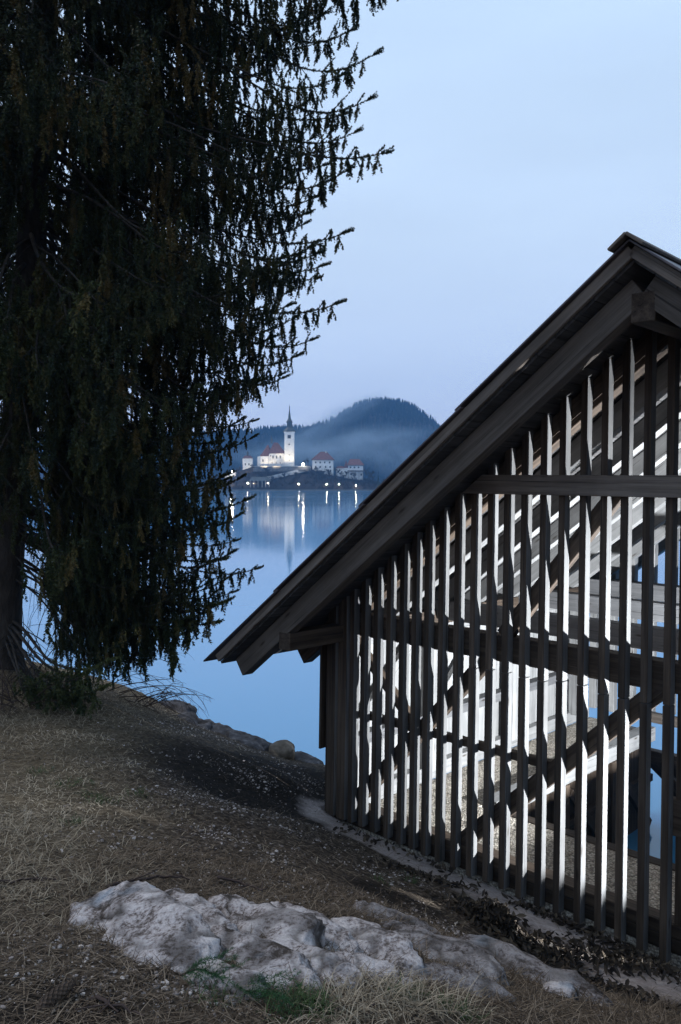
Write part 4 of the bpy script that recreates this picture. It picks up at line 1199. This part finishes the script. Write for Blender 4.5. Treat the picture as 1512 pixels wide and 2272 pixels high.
# ================================================================== ROCKS
def mat_rock(name, hue=1.0):
    m, n, l, b = new_mat(name)
    c = n.new('ShaderNodeTexCoord'); g = n.new('ShaderNodeNewGeometry')
    v = g.outputs['Position']
    a = noise_node(n, l, v, 7.5, 8, .68); f = noise_node(n, l, v, 60, 6, .75); bl = noise_node(n, l, v, 4.2, 3, .5, (1, 1, 1.7))
    r = ramp_node(n, [(.33, (.085, .070, .062)), (.41, (.20, .172, .162)), (.48, (.36, .325, .32)), (.57, (.48, .445, .44)), (.70, (.57, .54, .53))])
    ad = n.new('ShaderNodeMath'); ad.operation = 'MULTIPLY_ADD'; l.new(f.outputs[0], ad.inputs[0]); ad.inputs[1].default_value = .6
    sb = n.new('ShaderNodeMath'); sb.operation = 'SUBTRACT'; l.new(a.outputs[0], sb.inputs[0]); sb.inputs[1].default_value = .30
    l.new(sb.outputs[0], ad.inputs[2]); l.new(ad.outputs[0], r.inputs[0])
    br = ramp_node(n, [(.62, (0, 0, 0)), (.72, (.6, .6, .6))]); l.new(bl.outputs[0], br.inputs[0])
    mx = n.new('ShaderNodeMixRGB'); l.new(br.outputs[0], mx.inputs[0]); l.new(r.outputs[0], mx.inputs[1]); mx.inputs[2].default_value = (.20, .27, .34, 1)
    mm = n.new('ShaderNodeMixRGB'); mm.blend_type = 'MULTIPLY'; mm.inputs[0].default_value = 1; mm.inputs[2].default_value = (hue * 1.42, hue * 1.40, hue * 1.38, 1)
    l.new(mx.outputs[0], mm.inputs[1])
    da = n.new('ShaderNodeAttribute'); da.attribute_name = 'crack_tone'
    dm = n.new('ShaderNodeMixRGB'); l.new(da.outputs['Fac'], dm.inputs[0]); l.new(mm.outputs[0], dm.inputs[1]); dm.inputs[2].default_value = (.035, .027, .02, 1)  # dark brown tone blended in along the cracks
    l.new(dm.outputs[0], b.inputs['Base Color'])
    b.inputs['Roughness'].default_value = .9; b.inputs['Specular IOR Level'].default_value = .15
    bp = n.new('ShaderNodeBump'); bp.inputs['Strength'].default_value = 1; bp.inputs['Distance'].default_value = .03
    l.new(ad.outputs[0], bp.inputs['Height']); l.new(bp.outputs[0], b.inputs['Normal'])
    return m
M['rock'] = mat_rock('pale_limestone'); M['rock_dark'] = mat_rock('grey_limestone', .55)
M['shore_rock'] = mat_simple('shore_stone', [(.3, (.03, .028, .028)), (.55, (.085, .08, .084)), (.75, (.2, .19, .2))], 12, .9, .6, .03, coord='Object')

def lobe_mesh(name, lx, ly, lz, seed, mat, sub=4, rough=.34):
    bm = ico(1, sub); crack_tone = []
    for v_ in bm.verts:
        p = v_.co.copy()
        q = Vector((math.copysign(abs(p.x) ** .8, p.x), math.copysign(abs(p.y) ** .8, p.y), math.copysign(abs(p.z) ** .75, p.z)))
        if q.z > 0: q.z *= 1 + .5 * q.y * (1 if q.y < .55 else max(-1, 1 - (q.y - .55) * 5))
        w = Vector((q.x * lx, q.y * ly, q.z * lz))
        s_ = Vector((seed * 7.1, seed * 3.3, 0))
        wv = w + s_ + Vector((mnoise.noise(w * 9 + s_), mnoise.noise(w * 9 - s_), 0)) * .03
        vd = mnoise.voronoi(wv * 5.5)[0]; vd2 = mnoise.voronoi(wv * 14)[0]
        crack = 0
        facet = (vd[0] - .4) * .9 + (vd2[0] - .4) * .35
        rid = mnoise.ridged_multi_fractal(w * 5 + s_, .9, 2.1, 5, 1.0, 2.0) * .28 - .3
        nn_ = mnoise.noise(w * 3 + s_) * .7 + mnoise.noise(w * 8 - s_) * .4 + crack + facet + rid + mnoise.noise(w * 30 + s_) * .16 + mnoise.noise(w * 62 + s_) * .10
        amp = rough * min(lz * 1.5, .2) * (1.25 if p.z > -.2 else .6)
        w = w + p.normalized() * nn_ * amp
        w.z -= max(0, .13 - (vd[1] - vd[0])) * .20 * (p.z > -.2)
        if w.z > lz * .62: w.z = lz * .62 + (w.z - lz * .62) * .45        # flattened, bedded tops
        v_.co = w
        crack_tone.append(max(0, min(1, (.16 - (vd[1] - vd[0])) * 9)) * (.4 + .6 * max(0, mnoise.noise(w * 6) + .5)))
    me = bm_mesh(name, bm, [mat], True)
    at_ = me.attributes.new('crack_tone', 'FLOAT', 'POINT'); at_.data.foreach_set('value', np.array(crack_tone, np.float32))
    return me

outcrop = empty('rock_outcrop', at(600, 2080)); tag(outcrop, 'pale cracked limestone outcrop breaking out of the bank in the foreground', 'rock')
LOBES = [((215, 2005), (440, 2150), .21, .17, 'rock'), ((290, 1992), (400, 2060), .14, .15, 'rock'), ((355, 2000), (530, 2095), .14, .11, 'rock'), ((485, 1998), (665, 2105), .15, .13, 'rock'), ((580, 2012), (780, 2105), .14, .10, 'rock'),
         ((455, 2085), (690, 2185), .13, .09, 'rock'), ((600, 2098), (770, 2175), .12, .07, 'rock'), ((430, 2150), (560, 2200), .10, .06, 'rock'), ((730, 2050), (905, 2150), .16, .09, 'rock'), ((720, 2125), (900, 2185), .12, .06, 'rock'),
         ((840, 2055), (1090, 2170), .21, .09, 'rock_dark'), ((1010, 2100), (1330, 2225), .19, .09, 'rock_dark'), ((800, 2020), (960, 2070), .12, .07, 'rock_dark'), ((900, 2145), (1130, 2215), .14, .05, 'rock_dark')]
for i, (a_, b_, hw, ht, mt) in enumerate(LOBES):
    A, B = at(*a_), at(*b_)
    x = (B - A); L_ = x.length; x.normalize()
    y = Vector((0, 0, 1)).cross(x).normalized(); z = x.cross(y)
    mid = (A + B) / 2; mid.y -= .07; mid.z = gnd(mid.x, mid.y)
    o = link('boulder', lobe_mesh('boulder', L_ * .56, hw * .95, ht * 1.15, i + 1, M[mt], 5 if i < 11 else 4), outcrop)
    mm_ = Matrix((x, y, z)).transposed().to_4x4(); mm_.translation = mid - z * ht * .50 - outcrop.location
    o.matrix_local = mm_

STONES = [((305, 1500), .30, .10, 'flat grey shore stone farthest left on the bank edge'), ((345, 1535), .26, .09, 'grey shore stone below the tips of the arching shrub'), ((388, 1575), .28, .09, 'long grey shore stone left of the grassy edge stone'),
          ((432, 1606), .24, .08, 'low shore stone with dry grass on its top'), ((474, 1616), .20, .07, 'small flat shore stone right of the grassy edge stone'), ((505, 1633), .22, .07, 'dark flat shore stone in the middle of the bank edge'), ((545, 1650), .24, .09, 'wide pale shore stone left of the tan boulder'),
          ((590, 1664), .16, .06, 'small low shore stone touching the tan boulder'), ((680, 1692), .22, .05, 'flat shore stone between the tan boulder and the boathouse')]
for i, (p_, sz, ht, lb) in enumerate(STONES):
    c_ = at(*p_); c_.z = gnd(c_.x, c_.y)
    o = link('shore_stone', lobe_mesh('shore_stone', sz, sz * .6, ht * 1.1, 40 + i, M['shore_rock'], 4, .55)); o.location = c_ + Vector((0, .10, -.025)); o.rotation_euler = (0, .18, -.45 + random.uniform(-.2, .2))
    tag(o, lb, 'stone', 'stones along the bank edge')
M['tan_rock'] = mat_simple('tan_stone', [(.3, (.10, .08, .06)), (.6, (.20, .165, .13)), (.8, (.27, .235, .2))], 12, .9, .6, .02)
c_ = at(629, 1678); o = link('boulder', lobe_mesh('boulder', .135, .11, .115, 77, M['tan_rock'], 4, .25)); o.location = c_ + Vector((0, 0, .055))
tag(o, 'round tan boulder sitting on the bank edge before the water', 'boulder')
c_ = at(1246, 2208); o = link('stone', lobe_mesh('stone', .075, .05, .035, 78, M['rock'], 3, .3)); o.location = c_ + Vector((0, 0, .01))
tag(o, 'small pale stone at the right foot of the outcrop', 'stone')

# ================================================================== GROUND COVER
def scatter(n, x0, x1, y0, y1, dens):
    x = rng.uniform(x0, x1, n); y = rng.uniform(y0, y1, n)
    vis = np.abs(x / y + .0) < .55                                    # the part of the bank near the view
    k = (rng.random(n) < dens(x, y)) & vis
    x, y = x[k], y[k]
    u, v = in_house(x, y)
    k = ~((u > -3.25) & (v > -.01)) & (y < np.interp(x, CRX, CRY) + .35)
    x, y = x[k], y[k]
    return x, y, ground(x, y)

def blades(name, x, y, z, ln, wd, lean, mat, tint, parent=None, curl=.6):
    n_ = len(x)
    az = rng.uniform(0, 6.283, n_); d_ = np.c_[np.cos(az), np.sin(az)]; sd_ = np.c_[-d_[:, 1], d_[:, 0]]
    V = np.zeros((n_, 7, 3))
    for j, (s_, w_) in enumerate(((0, 1), (.4, .85), (.75, .5))):
        rr_ = ln * s_; th_ = lean + curl * s_
        px_ = rr_ * np.sin(np.minimum(th_, 1.75)); pz_ = rr_ * np.cos(np.minimum(th_, 1.75))
        for q, sg_ in ((0, -1), (1, 1)):
            V[:, 2 * j + q, 0] = x + d_[:, 0] * px_ + sd_[:, 0] * wd * w_ * sg_ * .5
            V[:, 2 * j + q, 1] = y + d_[:, 1] * px_ + sd_[:, 1] * wd * w_ * sg_ * .5
            V[:, 2 * j + q, 2] = z + pz_
    th_ = lean + curl
    V[:, 6, 0] = x + d_[:, 0] * ln * np.sin(np.minimum(th_, 1.8)); V[:, 6, 1] = y + d_[:, 1] * ln * np.sin(np.minimum(th_, 1.8)); V[:, 6, 2] = z + ln * np.cos(np.minimum(th_, 1.8))
    V[..., 2] = np.maximum(V[..., 2], (z - .004)[:, None])
    f_ = np.array([(0, 1, 3), (0, 3, 2), (2, 3, 5), (2, 5, 4), (4, 5, 6)])
    Fc = (f_[None] + (np.arange(n_) * 7)[:, None, None]).reshape(-1, 3)
    return fast_mesh(name, V.reshape(-1, 3), Fc, [mat], tint=np.repeat(tint, 5))

M['dry_grass'] = mat_tint('dry_grass', [(0, (.06, .045, .028)), (.5, (.175, .142, .098)), (1, (.38, .32, .235))], .85)
M['green_grass'] = mat_tint('green_grass', [(0, (.018, .034, .013)), (1, (.05, .085, .026))], .7)
x, y, z = scatter(260000, -5, 3.2, 2.0, 11.5, lambda x, y: np.clip(turf_mask(x, y) * 1.2 + .035, 0, 1) * np.clip(3.2 / y, .25, 1) * np.clip(.35 + 1.6 * fbm(x * 3, y * 3, 2) + .5, .1, 1) * (1 - .8 * dark_patch_mask(x, y)))
ln_ = rng.uniform(.03, .085, len(x)) * (1 + .5 * fbm(x * 1.5, y * 1.5, 2))
tag(link('dry_grass', blades('dry_grass', x, y, z, ln_, .0018 + .0005 * y, rng.uniform(.6, 1.5, len(x)), M['dry_grass'], np.clip(rng.normal(.5, .25, len(x)) + fbm(x * 2, y * 2, 2), 0, 1))),
    'dry matted grass on the left side of the bank', 'grass', kind='stuff')
cl = [(45, 1930, .3, 260), (100, 1870, .28, 200), (25, 1830, .3, 220), (200, 1960, .16, 80), (30, 1985, .22, 160), (90, 1560, .5, 300), (30, 1600, .5, 300), (190, 1590, .35, 200), (840, 2215, .14, 260), (900, 2235, .12, 220), (1000, 2240, .12, 160), (770, 2245, .12, 200)]
xs, ys = [], []
for px_, py_, r_, n_ in cl:
    c_ = at(px_, py_); q = rng.normal(0, r_ * .5, (n_, 2)); xs.append(c_.x + q[:, 0]); ys.append(c_.y + q[:, 1] * 1.1)
xs, ys = np.concatenate(xs), np.concatenate(ys)
tag(link('dry_grass', blades('dry_grass', xs, ys, ground(xs, ys), rng.uniform(.05, .16, len(xs)), .0032, rng.uniform(.4, 1.3, len(xs)), M['dry_grass'], rng.uniform(.35, 1, len(xs)))),
    'long pale grass tufts along the near and left edges of the bank', 'grass', kind='stuff')
gr = [(85, 1722, .10, 90), (180, 1745, .08, 60), (232, 1775, .10, 90), (200, 1765, .08, 50), (140, 1750, .07, 50), (310, 1765, .07, 50), (165, 1825, .06, 50), (678, 2232, .06, 160), (700, 2250, .07, 160), (1020, 2255, .06, 120), (925, 2222, .04, 70), (880, 2225, .04, 60), (845, 1955, .05, 40), (912, 1960, .05, 40), (640, 2255, .05, 80), (495, 2222, .07, 90)]
xs, ys = [], []
for px_, py_, r_, n_ in gr:
    c_ = at(px_, py_); q = rng.normal(0, r_ * .6, (n_, 2)); xs.append(c_.x + q[:, 0]); ys.append(c_.y + q[:, 1])
xs, ys = np.concatenate(xs), np.concatenate(ys)
tag(link('green_grass', blades('green_grass', xs, ys, ground(xs, ys), rng.uniform(.03, .085, len(xs)), .003, rng.uniform(.1, .9, len(xs)), M['green_grass'], rng.random(len(xs)))),
    'small fresh green grass tufts in the dry turf', 'grass', kind='stuff')

# stone chips
bm = ico(1, 1); pv = np.array([v_.co[:] for v_ in bm.verts]); pf = np.array([[v_.index for v_ in f_.verts] for f_ in bm.faces]); bm.free()
M['chips'] = mat_tint('stone_chips', [(0, (.11, .092, .08)), (.6, (.25, .215, .20)), (1, (.52, .46, .42))], .9)
def chipd(x, y):
    near = np.exp(-((x - .0) / 1.6) ** 2 - ((y - 4.3) / 1.5) ** 2) * .9 + np.exp(-((x + .5) / .9) ** 2 - ((y - 2.9) / .5) ** 2) + .8 * np.exp(-((x + .9) / .9) ** 2 - ((y - 8.2) / 1.1) ** 2) + .15
    return np.clip(near * np.clip(.15 + 4.5 * fbm(x * 2.3, y * 2.3, 3), .03, 1), 0, 1) * (1 - .85 * turf_mask(x, y)) * (1 - .9 * (sand_mask(x, y) > .3))
x, y, z = scatter(110000, -4, 3.4, 2.2, 10.5, chipd)
for (px_, py_, rx_, ry_, k_) in ((190, 2130, .16, .16, 260), (300, 2190, .22, .10, 380), (450, 2215, .2, .07, 240), (150, 2080, .12, .14, 120), (620, 1985, .25, .10, 260), (800, 2000, .22, .12, 260), (960, 2040, .15, .12, 160), (350, 1880, .3, .25, 120), (460, 1765, .35, .3, 260), (600, 1745, .3, .25, 200)):
    c_ = at(px_, py_); q = rng.normal(0, 1, (k_, 2)) * (rx_, ry_); xx_, yy_ = c_.x + q[:, 0], c_.y + q[:, 1]
    x = np.r_[x, xx_]; y = np.r_[y, yy_]; z = np.r_[z, ground(xx_, yy_)]
n_ = len(x); s_ = (.0025 + .009 * rng.random(n_) ** 4) * (.75 + y * .06)
an = rng.uniform(0, 6.28, n_); c_, q_ = np.cos(an), np.sin(an)
P = pv[None] * (np.stack([s_ * rng.uniform(.8, 1.5, n_), s_ * rng.uniform(.6, 1, n_), s_ * rng.uniform(.4, .8, n_)], 1))[:, None] * rng.uniform(.75, 1.25, (n_, len(pv)))[..., None]
P = np.stack([P[..., 0] * c_[:, None] - P[..., 1] * q_[:, None] + x[:, None], P[..., 0] * q_[:, None] + P[..., 1] * c_[:, None] + y[:, None], P[..., 2] + (z + s_ * .25)[:, None]], -1)
tag(link('stone_chips', fast_mesh('stone_chips', P.reshape(-1, 3), (pf[None] + (np.arange(n_) * len(pv))[:, None, None]).reshape(-1, 3), [M['chips']], tint=np.repeat(rng.random(n_), len(pf)))),
    'white stone chips scattered over the dark soil', 'gravel', kind='stuff')
print('chips', n_)

# fallen twigs and needles
x, y, z = scatter(80000, -4.5, 3.3, 2.1, 10.5, lambda x, y: np.clip(.55 - .4 * (sand_mask(x, y) > .4) + .3 * fbm(x * 2, y * 2, 2), 0, 1) * (1 - .8 * dark_patch_mask(x, y)) * np.clip(3.5 / y, .3, 1))
x2, y2, z2 = scatter(70000, -1.9, 2.2, 2.1, 4.6, lambda x, y: np.clip(.75 - .6 * turf_mask(x, y) + .6 * fbm(x * 3, y * 3, 2), 0, 1))
x, y, z = np.r_[x, x2], np.r_[y, y2], np.r_[z, z2]
M['litter'] = mat_tint('needle_litter', [(0, (.022, .016, .011)), (.6, (.085, .062, .042)), (1, (.21, .165, .12))], .9)
tag(link('twig_litter', blades('twig_litter', x, y, z + .004, rng.uniform(.03, .16, len(x)) * rng.uniform(.4, 1, len(x)), .0022 + .0005 * y * rng.random(len(x)), rng.uniform(1.2, 1.6, len(x)), M['litter'], rng.random(len(x)), curl=.1)),
    'fallen twigs and needles lying on the soil', 'litter', kind='stuff')

# dead leaves by the boathouse
M['dead_leaf'] = mat_tint('dead_leaf', [(0, (.018, .014, .011)), (.6, (.045, .033, .024)), (1, (.10, .075, .05))], .75)
def leaves(name, x, y, z, size, tint, mat, flat=.5):
    n_ = len(x)
    loc = np.array([(-1, 0, .1), (-.35, -.42, .22), (-.35, .42, .22), (.35, -.4, .2), (.35, .4, .2), (1, 0, .25), (-.35, 0, 0), (.35, 0, .02)])
    f_ = np.array([(0, 1, 6), (0, 6, 2), (1, 3, 7), (1, 7, 6), (6, 7, 4), (6, 4, 2), (3, 5, 7), (7, 5, 4)])
    L = loc[None] * size[:, None, None] * np.stack([np.ones(n_), rng.uniform(.7, 1.1, n_), rng.uniform(.5, 1.9, n_)], 1)[:, None]
    ax = rng.normal(size=(n_, 3)); ax[:, 2] = np.abs(ax[:, 2]) + flat; ax /= np.linalg.norm(ax, axis=1)[:, None]
    t_ = np.cross(ax, rng.normal(size=(n_, 3))); t_ /= np.linalg.norm(t_, axis=1)[:, None]; b_ = np.cross(ax, t_)
    V = L[..., 0:1] * t_[:, None] + L[..., 1:2] * b_[:, None] + L[..., 2:3] * ax[:, None] + np.stack([x, y, z], 1)[:, None]
    return fast_mesh(name, V.reshape(-1, 3), (f_[None] + (np.arange(n_) * 8)[:, None, None]).reshape(-1, 3), [mat], tint=np.repeat(tint, 8))
pts = []
for (a_, b_, w_, n_) in (((1130, 2080), (1480, 2150), .28, 700), ((1030, 2010), (1250, 2170), .22, 420), ((1200, 2150), (1430, 2230), .25, 420), ((860, 1930), (1060, 1985), .16, 110), ((750, 1830), (1050, 1960), .2, 90), ((1150, 2010), (1500, 2160), .10, 260)):
    A, B = at(*a_), at(*b_); t_ = rng.random(n_)
    q = np.c_[A.x + (B.x - A.x) * t_, A.y + (B.y - A.y) * t_] + rng.normal(0, w_ * .5, (n_, 2)); pts.append(q)
q = np.concatenate(pts); u, v = in_house(q[:, 0], q[:, 1]); q = q[v < -.02]
tag(link('dead_leaves', leaves('dead_leaves', q[:, 0], q[:, 1], ground(q[:, 0], q[:, 1]) + rng.uniform(.005, .035, len(q)), rng.uniform(.018, .042, len(q)), rng.random(len(q)), M['dead_leaf'])),
    'dark dead leaves drifted along the foot of the slats', 'leaves', kind='stuff')
c_ = at(1085, 2052)
dv_ = rng.normal(size=(420, 3)); dv_ /= np.linalg.norm(dv_, axis=1)[:, None]; dv_[:, 2] = np.abs(dv_[:, 2]); rr_ = rng.uniform(.6, 1, 420) ** .5
tag(link('leaf_clump', leaves('leaf_clump', c_.x + dv_[:, 0] * .17 * rr_, c_.y + dv_[:, 1] * .15 * rr_, c_.z - .01 + dv_[:, 2] * .15 * rr_, rng.uniform(.02, .04, 420), rng.random(420), M['dead_leaf'], 0)),
    'heaped clump of dark leaves before the slatted wall', 'plant', kind='stuff')

# sticks
def stick(label, pix, r0, seed, cat='stick'):
    pts = [at(*p_, .012) for p_ in pix]
    fine_ = []
    for a_, b_ in zip(pts[:-1], pts[1:]):
        for t_ in np.linspace(0, 1, 5)[:-1]:
            q = a_.lerp(b_, t_); fine_.append(q + Vector((random.uniform(-.01, .01), random.uniform(-.01, .01), random.uniform(-.003, .012))))
    fine_.append(pts[-1])
    c0 = fine_[0].copy(); S = [([q - c0 for q in fine_], r0, r0 * .4, 5)]
    for k in range(4):
        i = random.randint(2, len(fine_) - 1); dd = Vector((random.uniform(-1, 1), random.uniform(-1, 1), .15)) * random.uniform(.06, .14)
        S.append(([fine_[i] - c0, fine_[i] - c0 + dd * .6, fine_[i] - c0 + dd], r0 * .45, r0 * .2, 4))
    o = link('stick', stem_mesh('stick', S, M['twig'])); o.location = c0; tag(o, label, cat)
stick('long thin stick lying in the grass at the left edge', [(0, 1968), (60, 1960), (125, 1958)], .008, 1)
stick('long dark stick curving behind the pale outcrop', [(240, 1975), (310, 1962), (380, 1950), (420, 1958)], .009, 2)
stick('dark stick lying on the gravel above the outcrop', [(480, 1955), (530, 1966), (580, 1982)], .009, 3)
stick('dark stick at the bottom edge below the outcrop', [(205, 2232), (250, 2246), (320, 2266)], .008, 4)
stick('thin twig propped on the left boulder of the outcrop', [(215, 2000), (228, 2025), (236, 2048)], .005, 5)
stick('pale thin stick in the near grass tufts', [(810, 2262), (840, 2235), (850, 2212)], .004, 6)

# spruce sprig and cone fallen at the near edge
c_ = at(560, 2215)
lines = []
for k in range(34):
    t_ = k / 33; p_ = Vector((-.24 + .34 * t_, .03 - .06 * t_ + .04 * math.sin(t_ * 5), .025 + .02 * math.sin(t_ * 9)))
    p_.z += gnd(c_.x + p_.x, c_.y + p_.y) - c_.z
    for s_ in (-1, 1):
        d_ = Vector((.06, s_ * .075, random.uniform(-.01, .03))) * random.uniform(.6, 1.3)
        lines.append(([tuple(p_), tuple(p_ + d_ * .5 + Vector((0, 0, .01))), tuple(p_ + d_)], random.uniform(.2, .7), 1.1))
M['sprig'] = mat_tint('green_sprig', [(0, (.015, .045, .018)), (.6, (.03, .085, .03)), (1, (.06, .11, .04))], .6)
sp = empty('spruce_sprig', c_); tag(sp, 'fallen green spruce sprig at the lower edge of the outcrop', 'sprig')
link('needles', needle_mesh('needles', lines, M['sprig'], 700, .014, .0018, 3), sp)
link('stem', stem_mesh('stem', [([Vector(l_[0][0]) for l_ in lines[::2]], .004, .002, 5)], M['twig']), sp)
c_ = at(118, 2236, .02)
M['cone'] = mat_simple('cone_scale', [(.3, (.03, .02, .014)), (.7, (.075, .052, .036))], 60, .8)
V, Fc = [], []
for i in range(15):
    t_ = i / 14; rad = .019 * math.sin(math.pi * min(1, .12 + .84 * t_)) ** .7
    for k in range(8):
        a_ = 2 * math.pi * (k + .5 * (i % 2)) / 8; b0 = len(V)
        ca_, sa_ = math.cos(a_), math.sin(a_)
        px_ = -.055 + .11 * t_
        V += [(px_ - .004, ca_ * rad * .6 - sa_ * .006, sa_ * rad * .6 + ca_ * .006), (px_ - .004, ca_ * rad * .6 + sa_ * .006, sa_ * rad * .6 - ca_ * .006),
              (px_ + .009, ca_ * rad * 1.08 + sa_ * .0055, sa_ * rad * 1.08 - ca_ * .0055), (px_ + .012, ca_ * rad * 1.05, sa_ * rad * 1.05), (px_ + .009, ca_ * rad * 1.08 - sa_ * .0055, sa_ * rad * 1.08 + ca_ * .0055)]
        Fc.append(tuple(b0 + j for j in range(5)))
v_, q_ = tube([(-.058, 0, 0), (-.03, 0, 0), (0, 0, 0), (.03, 0, 0), (.06, 0, 0)], [.006, .014, .0165, .013, .004], 8)
b0 = len(V); V += [tuple(p_) for p_ in v_]; Fc += [tuple(i + b0 for i in f_) for f_ in q_]
o = link('spruce_cone', py_mesh('spruce_cone', V, Fc, [M['cone']])); o.location = c_; o.rotation_euler = (0, -.25, .9); o.scale = (1.25, 1.25, 1.25)
tag(o, 'brown spruce cone lying at the lower left of the bank', 'cone')

print('triangles', sum(sum(len(p.vertices) - 2 for p in m_.polygons) for m_ in bpy.data.meshes if len(m_.polygons) < 5e6))
